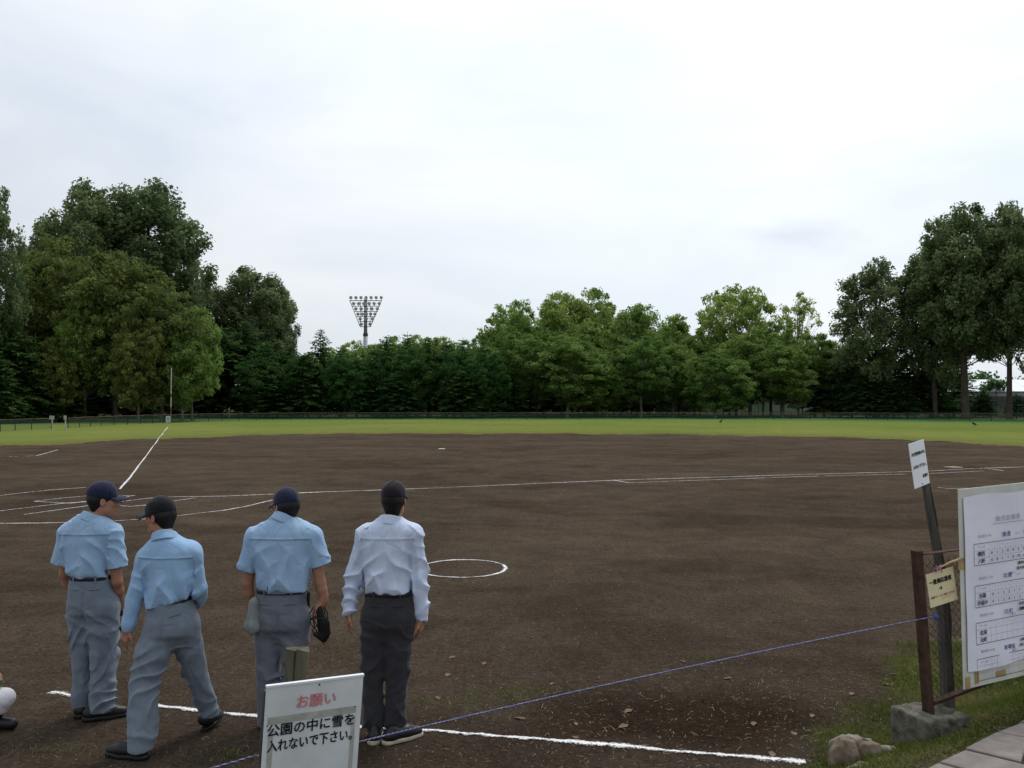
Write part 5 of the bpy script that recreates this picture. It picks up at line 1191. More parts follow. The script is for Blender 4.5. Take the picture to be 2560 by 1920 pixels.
for k, kk in enumerate((kx, kn2)):
    ft = np.array([kk[0]-0.12, kk[1]+0.02, 0.06]); S = SDF(ft-np.array([.2, .2, .1]), ft+np.array([.3, .2, .3]), 0.007); S.cap(kk*0.5+ft*0.5, ft+np.array([0, 0, 0.02]), 0.046, 0.042, 0); S.build('sock', M['black'], pl)
    S = SDF(ft-np.array([.2, .2, .1]), ft+np.array([.3, .2, .2]), 0.007); S.cap(ft+np.array([-.05, 0, -.005]), ft+np.array([0.14, 0, -.015]), 0.045, 0.04, 0.02); S.plane((0, 0, 0.004), (0, 0, -1)); S.build('shoe', M['shoe'], pl)
S = SDF(headc-0.2, headc+0.24, 0.006); S.ell(headc+Rp@np.array([0, -0.012, 0.04]), (0.0875, 0.108, 0.102), Rp); S.plane(headc+np.array([0, 0, 0.022]), (0, 0, -1)); S.cap(headc+Rp@np.array([0, 0.07, 0.026]), headc+Rp@np.array([0, 0.15, 0.018]), 0.06, 0.05, 0.01, flat=((0, 0, 1), 6)); S.build('cap', M['cap_navy'], pl)
S = SDF(kx+np.array([-.5, -.3, -.1]), kx+np.array([.2, .3, .35]), 0.006); q = Z1(-20, 1200, dP); S.ell(q, (0.05, 0.05, 0.014)); S.ell(q+np.array([-0.06, 0, -0.02]), (0.05, 0.06, 0.02), None, 0.02); tag(S.build('cloth', M['green_cloth'], loc=q), 'green cloth under the hand of the crouching player', 'cloth')

# tiny walker beyond the fence and two crows on the lawn
g = G(2217, 1041, LZ)
S = SDF(g-np.array([.5, .5, .1]), g+np.array([.5, .5, 2.0]), 0.02); z = LZ
S.ell(g+np.array([0, 0, 1.58]), (0.085, 0.1, 0.12)); S.cap(g+np.array([0, 0, 1.4]), g+np.array([0, 0, 0.95]), 0.15, 0.13, 0.05); S.cap(g+np.array([0, 0, 1.3]), g+np.array([0, 0, 1.5]), 0.06, 0.05, 0.03)
for s_ in (-1, 1):
    S.cap(g+np.array([s_*0.08, 0, 0.9]), g+np.array([s_*0.14, 0.1*s_, 0.45]), 0.085, 0.06, 0.03); S.cap(g+np.array([s_*0.14, 0.1*s_, 0.45]), g+np.array([s_*0.2, 0.0, 0.03]), 0.055, 0.04, 0.02); S.cap(g+np.array([s_*0.2, 0, 0.03]), g+np.array([s_*0.2-0.14, 0, 0.03]), 0.04, 0.035, 0.01)
    S.cap(g+np.array([s_*0.17, 0, 1.35]), g+np.array([s_*0.24, 0, 1.08]), 0.055, 0.045, 0.03); S.cap(g+np.array([s_*0.24, 0, 1.08]), g+np.array([s_*0.2, -0.12, 0.85]), 0.04, 0.03, 0.02)
tag(S.build('person', [M['person_far'], M['skin']], loc=g, fmat_fn=lambda C: (C[:, 2] > LZ+1.47).astype(int)), 'far walker in dark clothes on the path behind the outfield fence', 'person')
for px, py, yaw, lab in ((1802, 1058.5, 0.4, 'black crow standing on the outfield grass in front of the plane tree grove'), (2436, 1066, 2.6, 'black crow standing on the outfield grass before the white roofed hall')):
    g = G(px, py, LZ); f = np.array([math.cos(yaw), math.sin(yaw), 0]); u = np.array([0, 0, 1.0]); S = SDF(g-np.array([.4, .4, .05]), g+np.array([.4, .4, .6]), 0.014)
    S.cap(g+u*0.2-f*0.08, g+u*0.27+f*0.08, 0.075, 0.085, 0.03); S.cap(g+u*0.27+f*0.08, g+u*0.38+f*0.12, 0.055, 0.05, 0.03); S.cap(g+u*0.38+f*0.15, g+u*0.36+f*0.24, 0.024, 0.008, 0.01); S.cap(g+u*0.19-f*0.1, g+u*0.12-f*0.28, 0.045, 0.025, 0.03, flat=(u, 1.6))
    for s_ in (-1, 1): sd = np.array([-f[1], f[0], 0])*s_*0.04; S.cap(g+sd+u*0.15, g+sd, 0.016, 0.014, 0.01)
    tag(S.build('crow', M['crow'], loc=g), lab, 'crow')

# ------------------------------------------------------------------ signs, fence and rope in the foreground
def sign_frame(c, rz, rx, ry):
    R_ = rotZXY(rad(rz), rad(rx), rad(ry)); return np.array(c, float), R_[:, 0], R_[:, 1], R_[:, 2]
def put_text(m, fr, txt, u, v, size, off, bold=0.0, sx=1.0, spacing=1.0):
    c, ex, ey, ez = fr; V, Fc = text_mesh(txt, size, 0.0, spacing)
    sh_ = [(0, 0)] if not bold else [(0, 0), (bold, 0.3*bold), (-bold, -0.3*bold), (0.3*bold, -bold), (-0.3*bold, bold)]
    for i_, (du, dv) in enumerate(sh_):
        if len(V): m.add(c + ex*(u+du+V[:, 0:1]*sx) + ez*(v+dv+V[:, 1:2]) - ey*(off+0.00025*i_), Fc)
def rect(m, fr, u, v, w, h, off, th=0.0):
    c, ex, ey, ez = fr
    if th: m.box(c+ex*u+ez*v-ey*off, (w, th, h), ex, ey, ez)
    else:
        q = c+ex*u+ez*v-ey*off; m.add([q-ex*w/2-ez*h/2, q+ex*w/2-ez*h/2, q+ex*w/2+ez*h/2, q-ex*w/2+ez*h/2], [(0, 1, 2, 3)])
# front sign on its wooden post
fr = sign_frame((-0.924, 4.103, 0.738), 29.44, 5.05, 2.12); c, ex, ey, ez = fr; Wd_, Hd_ = 0.456, 0.534
g0 = np.array([c[0]+0.10, c[1]+0.25, float(zg(c[0], c[1]))])
r = thing('request_sign', g0, 'white board with black and faded red writing in front of a wooden post', 'sign')
m = MB(); m.box(c, (Wd_, 0.012, Hd_), ex, ey, ez); bd = bevel(m.build('board', M['board_white'], r), 0.002)
m = MB(); rect(m, fr, 0, Hd_/2-0.002, Wd_+0.004, 0.010, 0.001, 0.018); m.build('top_edging', M['board_clean'], bd)
m = MB(); rect(m, fr, -0.006, 0.105, 0.415, 0.034, 0.0072); m.build('tape_strip', M['tape_grey'], bd)
m = MB(); rect(m, fr, -0.196, -0.082, 0.024, 0.30, 0.0072); m.build('tape_strip', M['tape_grey'], bd)
m = MB(); rect(m, fr, 0.192, -0.075, 0.020, 0.30, 0.0072); m.build('tape_strip', M['tape_grey'], bd)
m = MB(); put_text(m, fr, 'お願い', 0.005, 0.172, 0.066, 0.0085, 0.0016, 0.98); m.build('lettering', M['ink_pink'], bd)
m = MB(); put_text(m, fr, '公園の中に雪を', -0.006, 0.056, 0.0605, 0.0085, 0.0013, 0.99); put_text(m, fr, '入れないで下さい。', 0.005, -0.016, 0.0605, 0.0085, 0.0013, 0.79); m.build('lettering', M['ink_black'], bd)
for u, v, s_ in ((0.015, 0.246, 0.0042), (-0.006, 0.196, 0.0034), (-0.214, 0.085, 0.0030), (0.196, 0.118, 0.0026)):
    m = MB(); q = c+ex*u+ez*v-ey*0.006; m.tube([q, q-ey*0.004], s_, 8); m.build('screw', M['ink_black'], bd)
for u in (-0.217, 0.217):
    m = MB(); m.box(c+ex*u+ey*0.022-ez*0.22, (0.030, 0.030, 0.92), ex, ey, ez); m.build('leg', M['wood_dark'], r)
# the post behind, worn top with a split
pt = U(743, 1622, 4.22); tilt = np.array([-0.045, -0.02, -1.0]); tilt /= np.linalg.norm(tilt)
def rough_post(top, dirv, L, w, d, yaw, mat, name, parent=None, loc=None, seed=1, topslope=0.1, taper=0.0, bend=None):
    rg = np.random.default_rng(seed); ex_ = np.array([math.cos(yaw), math.sin(yaw), 0]); ey_ = np.array([-math.sin(yaw), math.cos(yaw), 0]); n = 14; V = []
    prof = [(-.5, -.5), (-.16, -.5), (-.10, -.36), (-.04, -.5), (.5, -.5), (.5, .5), (-.5, .5)]; k = len(prof)
    for i in range(n):
        s_ = i/(n-1); q = top + dirv*L*s_ + (bend(s_) if bend else 0)
        for a, b in prof:
            j = rg.normal(0, 0.0022, 2); up = topslope*(a+0.5*b)*w if i == 0 else 0
            V.append(q + ex_*(a*w*(1-taper*(1-s_))+j[0]) + ey_*(b*d+j[1]) + np.array([0, 0, up + (rg.normal(0, 0.004) if i == 0 else 0)]))
    Fc = [(i*k+j, i*k+(j+1) % k, (i+1)*k+(j+1) % k, (i+1)*k+j) for i in range(n-1) for j in range(k)] + [tuple(range(k))[::-1], tuple((n-1)*k+j for j in range(k))]
    return obj(name, V, Fc, mat, parent, loc)
wp = rough_post(pt, tilt, pt[2]+0.1, 0.100, 0.085, rad(16), M['wood_green'], 'wooden_post', loc=(pt[0]+tilt[0]*pt[2], pt[1]+tilt[1]*pt[2], 0), seed=4, topslope=-0.10)
tag(wp, 'green grey weathered timber post with a split, behind the white request board', 'post')

# rusty chain link fence panel on a concrete footing, leaning left
e = np.array([math.cos(rad(24)), math.sin(rad(24)), 0]); nrm = np.array([e[1], -e[0], 0])
pb, ptop = U(2328, 1775, 5.70), U(2299, 1378, 5.70); leanv = (ptop-pb)/np.linalg.norm(ptop-pb)
r = thing('chain_link_fence', (pb[0], pb[1], float(zg(pb[0], pb[1]))), 'rusty angle iron fence panel with chain link mesh leaning on a concrete footing', 'fence')
m = MB(); m.box((pb-leanv*0.15+ptop)/2, (0.050, 0.006, np.linalg.norm(ptop-pb)+0.15), e, -nrm, leanv); m.box((pb-leanv*0.15+ptop)/2-e*0.022-nrm*0.026, (0.006, 0.046, np.linalg.norm(ptop-pb)+0.15), e, -nrm, leanv); m.build('post', M['rust'], r)
LF = 1.75
def fpt(u, z): return pb + leanv*((z-pb[2])/leanv[2]) + e*u
zb, zt = U(2340, 1752, 5.72)[2], ptop[2]-0.02
m = MB(); a, b = fpt(0.02, zb), fpt(LF, zb+0.22); m.box((a+b)/2, (np.linalg.norm(b-a), 0.045, 0.006), (b-a)/np.linalg.norm(b-a), -nrm, (0, 0, 1)); m.box((a+b)/2-nrm*0.022-np.array([0, 0, .02]), (np.linalg.norm(b-a), 0.006, 0.045), (b-a)/np.linalg.norm(b-a), -nrm, (0, 0, 1)); m.build('bottom_rail', M['rust'], r)
m = MB(); a, b = fpt(0.02, zt), fpt(LF, zt+0.03); m.box((a+b)/2, (np.linalg.norm(b-a), 0.045, 0.006), (b-a)/np.linalg.norm(b-a), -nrm, (0, 0, 1)); m.build('top_rail', M['rust'], r)
m = MB(); m.box((fpt(LF, zb-0.25)+fpt(LF, zt))/2, (0.05, 0.05, zt-zb+0.3), e, -nrm, leanv); m.build('post', M['rust'], r)
m = MB(); cell = 0.056; zl, zh = zb+0.02, zt-0.02; Hh = zh-zl
k = -int(Hh/cell)-1
while k*cell < 0.62:
    for sgn in (1, -1):
        u0 = k*cell; pts = []
        for j in range(int(Hh/(cell/2))+2):
            z = zl + j*cell/2; u = (u0 + (z-zl)) if sgn > 0 else (u0 + Hh - (z-zl))
            if 0.03 < u < 0.62 and z < zh: pts.append(fpt(u, z) + nrm*0.004*(1 if j % 2 else -1)*sgn + RNG.normal(0, 0.0018, 3))
        if len(pts) > 1: m.tube(pts, 0.0018, 4, False)
    k += 1
cm = m.build('chain_link', M['wire'], r); cm['kind'] = 'stuff'
# concrete footing, rough and mossy
bc = np.array([pb[0]+0.0, pb[1]+0.02, 0.135]); S = SDF(bc-np.array([.38, .38, .32]), bc+np.array([.38, .38, .3]), 0.010)
Rb = rotz(rad(20)); sl, X, Y, Z = S.block(bc-0.5, bc+0.5); lx = (X-bc[0])*Rb[0, 0]+(Y-bc[1])*Rb[1, 0]; ly = (X-bc[0])*Rb[0, 1]+(Y-bc[1])*Rb[1, 1]
qx, qy, qz = np.abs(lx)-0.165, np.abs(ly)-0.15, np.abs(Z-bc[2])-0.15
S.comb(sl, np.sqrt(np.maximum(qx, 0)**2+np.maximum(qy, 0)**2+np.maximum(qz, 0)**2+0*X)+np.minimum(np.maximum(np.maximum(qx, qy), qz), 0)-0.02, 0, 'u')
S.cap(pb+np.array([0.02, 0.02, 0.03]), pb+np.array([0.09, 0.03, 0.03]), 0.07, 0.07, 0.015, 's')
S.displace(lambda P: 0.006*fold(P, (1, .5, .8), 23, 1.0, 2.0, 1)+0.008*fold(P, (.5, 1, -.6), 61, 2.0, 2.0, 1)+0.006*fold(P, (1, -1, .7), 130, 3.0, 2.0, 1)-0.016)
S.build('concrete_footing', M['concrete'], r)

# dog sign on its weathered stake
fr = sign_frame((2.725, 5.9, 1.871), 40.08, -4.29, -6.95); c, ex, ey, ez = fr
a, b, d_ = U(2291, 1104, 6.01), U(2345, 1430, 6.0), U(2362, 1760, 5.93)
r = thing('dog_notice_sign', (d_[0], d_[1], float(zg(d_[0], d_[1]))), 'small tilted white plate with black writing on a leaning dark stake', 'sign')
V = []; rg = np.random.default_rng(5); n = 16; ex_ = np.array([math.cos(.65), math.sin(.65), 0]); ey_ = np.array([-math.sin(.65), math.cos(.65), 0]); k = 5
bot = d_ + (d_-b)/np.linalg.norm(d_-b)*0.12
for i in range(n):
    s_ = i/(n-1)*2; q = a+(b-a)*s_ if s_ < 1 else b+(bot-b)*(s_-1); ww = 0.064+0.018*min(1, s_)+0.024*max(0.0, min(1.0, (s_-0.9)*4))
    for u, v in ((-.5, -.5), (.1, -.5), (.18, -.3), (.5, -.42), (.5, .5)):
        j = rg.normal(0, 0.003, 2); V.append(q+ex_*(u*ww+j[0])+ey_*(v*ww+j[1]))
obj('stake', V, [(i*k+j, i*k+(j+1) % k, (i+1)*k+(j+1) % k, (i+1)*k+j) for i in range(n-1) for j in range(k)]+[tuple(range(k))[::-1], tuple((n-1)*k+j for j in range(k))], M['wood_dark'], r)
m = MB(); m.box(c, (0.221, 0.004, 0.299), ex, ey, ez); bd = m.build('plate', M['board_clean'], r)
m = MB(); put_text(m, fr, '犬を野球場の中に', 0.004, 0.070, 0.026, 0.0035, 0.0009, 0.98); put_text(m, fr, '入れないで下さい。', 0.006, -0.014, 0.026, 0.0035, 0.0009, 0.88); put_text(m, fr, '札幌市', 0.058, -0.088, 0.025, 0.0035, 0.0009, 1.0); m.build('lettering', M['ink_black'], bd)
m = MB(); m.tube([c-ez*0.135-ey*0.002, c-ez*0.135-ey*0.006], 0.004, 8); m.build('screw', M['ink_black'], bd)

# cream card tied on with a pink ribbon
fr = sign_frame((2.792, 5.742, 1.082), 21.09, -1.08, -9.03); c, ex, ey, ez = fr
r = thing('seating_card', c, 'cream card with an arrow tied to the chain link with pink ribbon', 'sign')
m = MB(); m.box(c, (0.236, 0.003, 0.218), ex, ey, ez); m.build('card', M['paper_yellow'], r)
m = MB(); put_text(m, fr, '一塁側応援席', -0.005, 0.046, 0.034, 0.0025, 0.0016, 0.95); put_text(m, fr, '→', -0.012, -0.002, 0.036, 0.0025, 0.0014); m.build('lettering', M['ink_black'], r)
m = MB(); put_text(m, fr, '応援マナーにご協力ください', 0.002, -0.050, 0.0165, 0.0025, 0.0005, 1.0); m.build('lettering', M['ink_red'], r)
m = MB(); put_text(m, fr, '札幌市軟式野球連盟北支部', 0.03, -0.070, 0.0075, 0.0025, 0.0, 1.0); m.build('lettering', M['ink_grey'], r)
m = MB()
kq = c+ez*0.135-ex*0.022-ey*0.012
for dx, dz in ((-0.026, -0.034), (0.030, -0.034)): m.tube([kq, kq+ex*dx*0.6+ez*dz*0.4-ey*.008, kq+ex*dx+ez*dz], 0.0045, 5)
for s_ in (-1, 1): m.tube([kq, kq+ex*s_*0.022+ez*0.018-ey*.01, kq+ex*s_*0.030+ez*0.002-ey*.012, kq+ex*s_*0.012-ez*0.004-ey*.006], 0.004, 5)
m.build('ribbon', M['pink'], r)

# score board with the record sheet
fr = sign_frame((3.476, 6.0, 1.086), 24.12, 0.44, -1.96); c, ex, ey, ez = fr; Wb, Hb = 1.229, 1.305
r = thing('score_board', (c[0], c[1], float(zg(c[0], c[1]))), 'white plastic board with a handwritten score sheet taped to the chain link fence', 'notice board')
m = MB(); m.box(c-ey*0.002, (Wb, 0.006, Hb), ex, ey, ez); bevel(m.build('backing_board', M['plastic'], r), 0.003)
# the paper: slightly wavy sheet
nu, nv = 40, 44; us = np.linspace(-Wb/2+0.036, Wb/2-0.036, nu); vs = np.linspace(-Hb/2+0.115, Hb/2-0.050, nv); UU, VV = np.meshgrid(us, vs, indexing='ij')
VVs = VV + 0.006*np.sin(UU*13)*(VV > 0.55) + 0.010*np.sin(UU*7+1)*(VV < -0.45)
wav = 0.0135 + 0.0020*np.sin(UU*9+VV*3) + 0.0022*np.sin(VV*11+UU*5+1) + 0.009*np.clip((-VV-0.33)/0.2, 0, 1)*(0.5+0.5*np.sin(UU*24+np.sin(VV*9)))
V = c + ex*UU[..., None] + ez*VVs[..., None] - ey*wav[..., None]
I = np.arange(nu*nv).reshape(nu, nv); Q = np.stack([I[:-1, :-1], I[1:, :-1], I[1:, 1:], I[:-1, 1:]], -1).reshape(-1, 4)
sheet = obj('score_sheet', V.reshape(-1, 3), Q, M['paper'], r, smooth=True)
def pw(u, v): return 0.0095 + 0.0020*math.sin(u*9+v*3) + 0.0022*math.sin(v*11+u*5+1)
def bu(px): return None
OFF = 0.0205
mk = MB(); mg = MB(); mbl = MB()
put_text(mg, fr, '軟式記録表', -0.165+0.0, 0.430, 0.040, OFF, 0.0, 1.0, 1.45); rect(mg, fr, -0.165, 0.402, 0.30, 0.003, OFF)
tabs = [(0.285, ('第1試合 9:00', '東 星', '篠路南'), ('幌西', '八軒'), ((0, 1, 2, 0, 0, 2, 2), (0, 0, 1, 1, 0, 10, 'x')), ('7', '6')),
        (0.010, ('第2試合 11:00', '北 陵', '手稲中'), ('光陽', '手稲中'), ((0, 1, 2, 2, 1, 1), (0, 1, 2, 4, 1, 2)), ('8', '8')),
        (-0.232, ('第3試合 12:30', '元 町', '北 栄'), ('北栄', '元町'), ((), ()), ('', '')), (-0.470, ('第4試合 14:30', '新琴似', '新琴似北'), ('', ''), ((), ()), ('', ''))]
for ti, (v0, hd_, tm, sc_, tot) in enumerate(tabs):
    uL, uR = -0.50, 0.50; hR = 0.047; v1 = v0-3*hR
    put_text(mg, fr, hd_[0], uL+0.105, v0+0.045, 0.022, OFF); put_text(mbl, fr, hd_[1], uL+0.315, v0+0.038, 0.036, OFF, 0.0006); put_text(mg, fr, '中 対', uL+0.42, v0+0.034, 0.016, OFF); put_text(mbl, fr, hd_[2], uL+0.54, v0+0.038, 0.036, OFF, 0.0006)
    for rr_ in (0, 3): rect(mk, fr, 0, v0-rr_*hR, uR-uL, 0.0032, OFF)
    for rr_ in (1, 2): rect(mg, fr, 0, v0-rr_*hR, uR-uL, 0.0015, OFF)
    rect(mk, fr, uL, (v0+v1)/2, 0.0028, v0-v1, OFF); cols = [uL+0.14+0.052*j for j in range(11)]
    for j, cu in enumerate(cols): rect(mk if j == 9 else mg, fr, cu, (v0+v1)/2, 0.0014, v0-v1, OFF)
    put_text(mg, fr, 'チーム名', uL+0.07, v0-hR*0.5, 0.018, OFF)
    for j in range(9): put_text(mg, fr, str(j+1), cols[j]+0.026, v0-hR*0.5, 0.018, OFF)
    put_text(mg, fr, '合計', cols[9]+0.026, v0-hR*0.5, 0.017, OFF)
    for k_ in (0, 1):
        if tm[k_]: put_text(mk, fr, tm[k_], uL+0.068, v0-hR*(1.5+k_), 0.034, OFF, 0.0006)
        for j, sv in enumerate(sc_[k_]): put_text(mk, fr, str(sv), cols[j]+0.026, v0-hR*(1.5+k_), 0.030, OFF, 0.0002)
        if tot[k_]: put_text(mk, fr, tot[k_], cols[9]+0.026, v0-hR*(1.5+k_), 0.034, OFF)
        if ti < 3: put_text(mk, fr, ('田中', '佐々木', '中沢', '内藤', '小林', '井上')[ti*2+k_ if ti < 3 else 0] + '-' + ('野上', '村上', '高橋')[ti], uL+0.47, v1-0.026-0.034*k_, 0.024, OFF, 0.0010); put_text(mk, fr, ('今村', '北島', '内田')[ti], uL+0.68, v1-0.030-0.034*k_, 0.026, OFF, 0.0010)
    put_text(mg, fr, '(審判)', uL+0.36, v1-0.085 if ti < 3 else v1-0.07, 0.018, OFF)
mk.build('table_print', M['ink_black'], sheet); mg.build('faint_print', M['ink_grey'], sheet); mbl.build('pen_writing', M['ink_blue'], sheet)
for u, v, w, h, rot in ((-0.575, -0.612, 0.045, 0.075, 0), (-0.49, -0.590, 0.040, 0.085, 0), (-0.26, -0.600, 0.095, 0.042, 0), (-0.605, 0.165, 0.060, 0.075, 0)):
    m = MB(); rect(m, fr, u, v, w, h, 0.0075); m.build('tape', M['tape_brown'], r)
m = MB(); q = c-ex*0.60+ez*0.20-ey*0.004; m.tube([q, q-ex*0.10-ez*0.012, q-ex*0.20-ez*0.035], [0.010, 0.007, 0.004], 6); m.build('twisted_tape', M['tape_brown'], r)

# rope from the fence to the sign post and on to the left
ra, rb_, rc_ = U(2337, 1541, 5.68), U(905, 1853, 4.30), U(150, 2030, 3.85)
pm = U(1650, 1683, 4.95)
def rope(pts, name, label):
    pts = np.array(pts); n = len(pts); K_ = 8; V = []; tw = []; L = np.concatenate([[0], np.cumsum(np.linalg.norm(np.diff(pts, axis=0), axis=1))])
    for i in range(n):
        d = pts[min(i+1, n-1)]-pts[max(i-1, 0)]; d /= np.linalg.norm(d); a = np.cross(d, (0, 0, 1.0)); a /= np.linalg.norm(a); b = np.cross(d, a)
        for k in range(K_):
            t = 2*PI*k/K_; ph = (t/(2*PI) + L[i]/0.045) % 1; rr_ = 0.0044*(1+0.12*math.sin(3*(t+2*PI*L[i]/0.045))); V.append(pts[i]+rr_*(math.cos(t)*a+math.sin(t)*b)); tw.append((ph*2) % 1)
    Fc = np.array([(i*K_+k, i*K_+(k+1) % K_, (i+1)*K_+(k+1) % K_, (i+1)*K_+k) for i in range(n-1) for k in range(K_)])
    me = obj(name, V, Fc, M['rope'], loc=pts[0], smooth=True, attrs={'twist': ('POINT', tw)})
    return tag(me, label, 'rope')
t = np.linspace(0, 1, 420)[:, None]
wrap = pt*np.array([1, 1, 0])+np.array([0, 0, rb_[2]-0.02]); wrap = wrap+np.array([-0.01, -0.09, 0])
p1_ = ra*(1-t)**2 + 2*(pm*2-(ra+rb_)/2)*t*(1-t) + rb_*t**2
t2 = np.linspace(0, 1, 60)[1:, None]; p2_ = rb_*(1-t2)+wrap*t2; t3 = np.linspace(0, 1, 60)[1:, None]; p3_ = wrap*(1-t3)+U(640, 1889, 4.15)*t3; p4_ = U(640, 1889, 4.15)*(1-t3)+rc_*t3
rope(np.concatenate([p1_, p2_, p3_, p4_]), 'barrier_rope', 'blue and white twisted rope strung from the rusty fence past the white request board')
S = SDF(ra-0.05, ra+0.05, 0.004); S.ell(ra+np.array([0, -0.01, 0]), (0.016, 0.014, 0.018)); S.cap(ra, ra+np.array([0.012, -0.005, -0.03]), 0.006, 0.005, 0.006)
tag(S.build('rope_knot', M['ink_blue'], loc=ra), 'blue knot where the rope is tied to the rusty fence', 'knot')
# stake that carries the left end of the rope out of the frame
g = np.array([rc_[0], rc_[1], 0.0]); pst = rough_post(rc_+np.array([0, 0.05, 0.1]), np.array([0, 0, -1.0]), rc_[2]+0.2, 0.09, 0.09, 0.2, M['wood_green'], 'wooden_post', loc=g, seed=9); tag(pst, 'timber post carrying the far left end of the blue rope', 'post')

# ------------------------------------------------------------------ rocks, flagstones, grass bank, debris
def rock(c, r_, seed, mat, label, cuts=16):
    rg = np.random.default_rng(seed); S = SDF(np.array(c)-max(r_)*1.7, np.array(c)+max(r_)*1.7, 0.008)
    sl, X, Y, Z = S.block(np.array(c)-1, np.array(c)+1); a_ = rg.random()*3; lx = (X-c[0])*math.cos(a_)+(Y-c[1])*math.sin(a_); ly = (Y-c[1])*math.cos(a_)-(X-c[0])*math.sin(a_)
    S.comb(sl, np.maximum(np.maximum(np.abs(lx)-r_[0], np.abs(ly)-r_[1]), np.abs(Z-c[2]+0.15*lx)-r_[2]), 0, 'u')
    for _ in range(cuts):
        n = rg.normal(size=3); n[2] = abs(n[2])*0.6; n /= np.linalg.norm(n); S.plane(np.array(c)+n*np.array(r_)*(0.78+0.30*rg.random()), n, 0.006)
    S.displace(lambda P: 0.012*fold(P, (1, .6, .8), 34, seed, 2, 1.5)+0.007*fold(P, (.4, 1, -.6), 80, seed+1, 2, 1.5)-0.006)
    o = S.build('rock', mat, loc=(c[0], c[1], c[2]-r_[2])); return tag(o, label, 'rock')
def RP(px, py, z): return G(px, py, z)
for i, (px, py, z, r_, mt_, lab) in enumerate([(2112, 1900, 0.09, (0.105, 0.09, 0.13), 'rock', 'tall brown rock at the end of the chalk line'), (2178, 1900, 0.07, (0.11, 0.09, 0.12), 'rock', 'dark reddish brown rock in the middle of the rock edging'),
        (2118, 1856, 0.16, (0.11, 0.06, 0.045), 'rock_grey', 'flat pale rock capping the tall brown rock'), (2160, 1862, 0.12, (0.09, 0.05, 0.045), 'rock_grey', 'small pale rock wedged on top of the rock edging'), (2212, 1882, 0.11, (0.08, 0.055, 0.045), 'rock_grey', 'low grey rock beside the grass of the bank'),
        (2235, 1922, 0.12, (0.12, 0.085, 0.06), 'rock_grey', 'flat light grey rock next to the flagstones'), (2145, 1945, 0.06, (0.09, 0.08, 0.09), 'rock', 'brown rock at the foot of the rock edging')]):
    rock(RP(px, py, z), r_, 30+i, M[mt_], lab)
# flagstone path: irregular stones cut from a jittered grid in path coordinates
pa = np.array([0.794, 0.608]); pn = np.array([0.608, -0.794])      # along the path edge, and inwards
A0 = BA - np.array([0.608, -0.794])*0.07
zP = 0.300
mbp = MB(); co = [A0+pa*s_+pn*t_ for s_, t_ in ((-2.4, 0.02), (4.0, 0.02), (4.0, 3.2), (-2.4, 3.2))]
V = [(*q, zP-0.02) for q in co]+[(*q, -0.1) for q in co]
pth = obj('stone_path', V, [(0, 3, 2, 1), (0, 1, 5, 4), (1, 2, 6, 5), (2, 3, 7, 6), (3, 0, 4, 7)], M['mortar']); tag(pth, kind='structure')
rg = np.random.default_rng(12); nu_, nv_ = 15, 7; GX = np.zeros((nu_+1, nv_+1, 2))
for i in range(nu_+1):
    for j in range(nv_+1):
        GX[i, j] = (-2.4+6.4*i/nu_ + (0.22*(j % 2)-0.1) + rg.normal(0, 0.10), 3.2*(j/nv_)**1.0 + (rg.normal(0, 0.085) if j else 0.02+abs(rg.normal(0, 0.012))))
def inset(poly, d):
    poly = np.array(poly); c_ = poly.mean(0); out = []
    n = len(poly)
    for i in range(n):
        a, b, c2 = poly[i-1], poly[i], poly[(i+1) % n]; e1 = (b-a)/(np.linalg.norm(b-a)+1e-9); e2 = (c2-b)/(np.linalg.norm(c2-b)+1e-9); n1 = np.array([-e1[1], e1[0]]); n2 = np.array([-e2[1], e2[0]]); v = n1+n2; v /= max(0.35, np.linalg.norm(v)); out.append(b+v*d*1.2)
    return np.array(out)
for i in range(nu_):
    for j in range(nv_):
        q = [GX[i, j], GX[i+1, j], GX[i+1, j+1], GX[i, j+1]]
        polys = [q] if rg.random() < 0.6 else [[q[0], q[1], q[2]], [q[0], q[2], q[3]]] if rg.random() < 0.5 else [[q[0], q[1], (q[1]+q[2])/2, (q[0]*.45+q[3]*.55)], [(q[0]*.45+q[3]*.55), (q[1]+q[2])/2, q[2], q[3]]]
        for pg in polys:
            pg = inset(pg, 0.014); hz = zP+0.006+rg.normal(0, 0.004); n = len(pg)
            # rounded rim: bottom, shoulder, top rings
            ctr = pg.mean(0); rings = [(pg, zP-0.03), (pg, hz-0.006), (ctr+(pg-ctr)*(1-0.012/ max(0.08, np.linalg.norm(pg-ctr, axis=1).mean())), hz)]
            V = [(*(A0+pa*u+pn*v), z) for R_, z in rings for u, v in R_]
            Fc = [(a*n+k, a*n+(k+1) % n, (a+1)*n+(k+1) % n, (a+1)*n+k) for a in range(2) for k in range(n)]+[tuple(2*n+k for k in range(n))]
            Fc = [f[::-1] for f in Fc]
            obj('flagstone', V, Fc, M['flag'] if rg.random() < 0.7 else M['flag2'], pth)

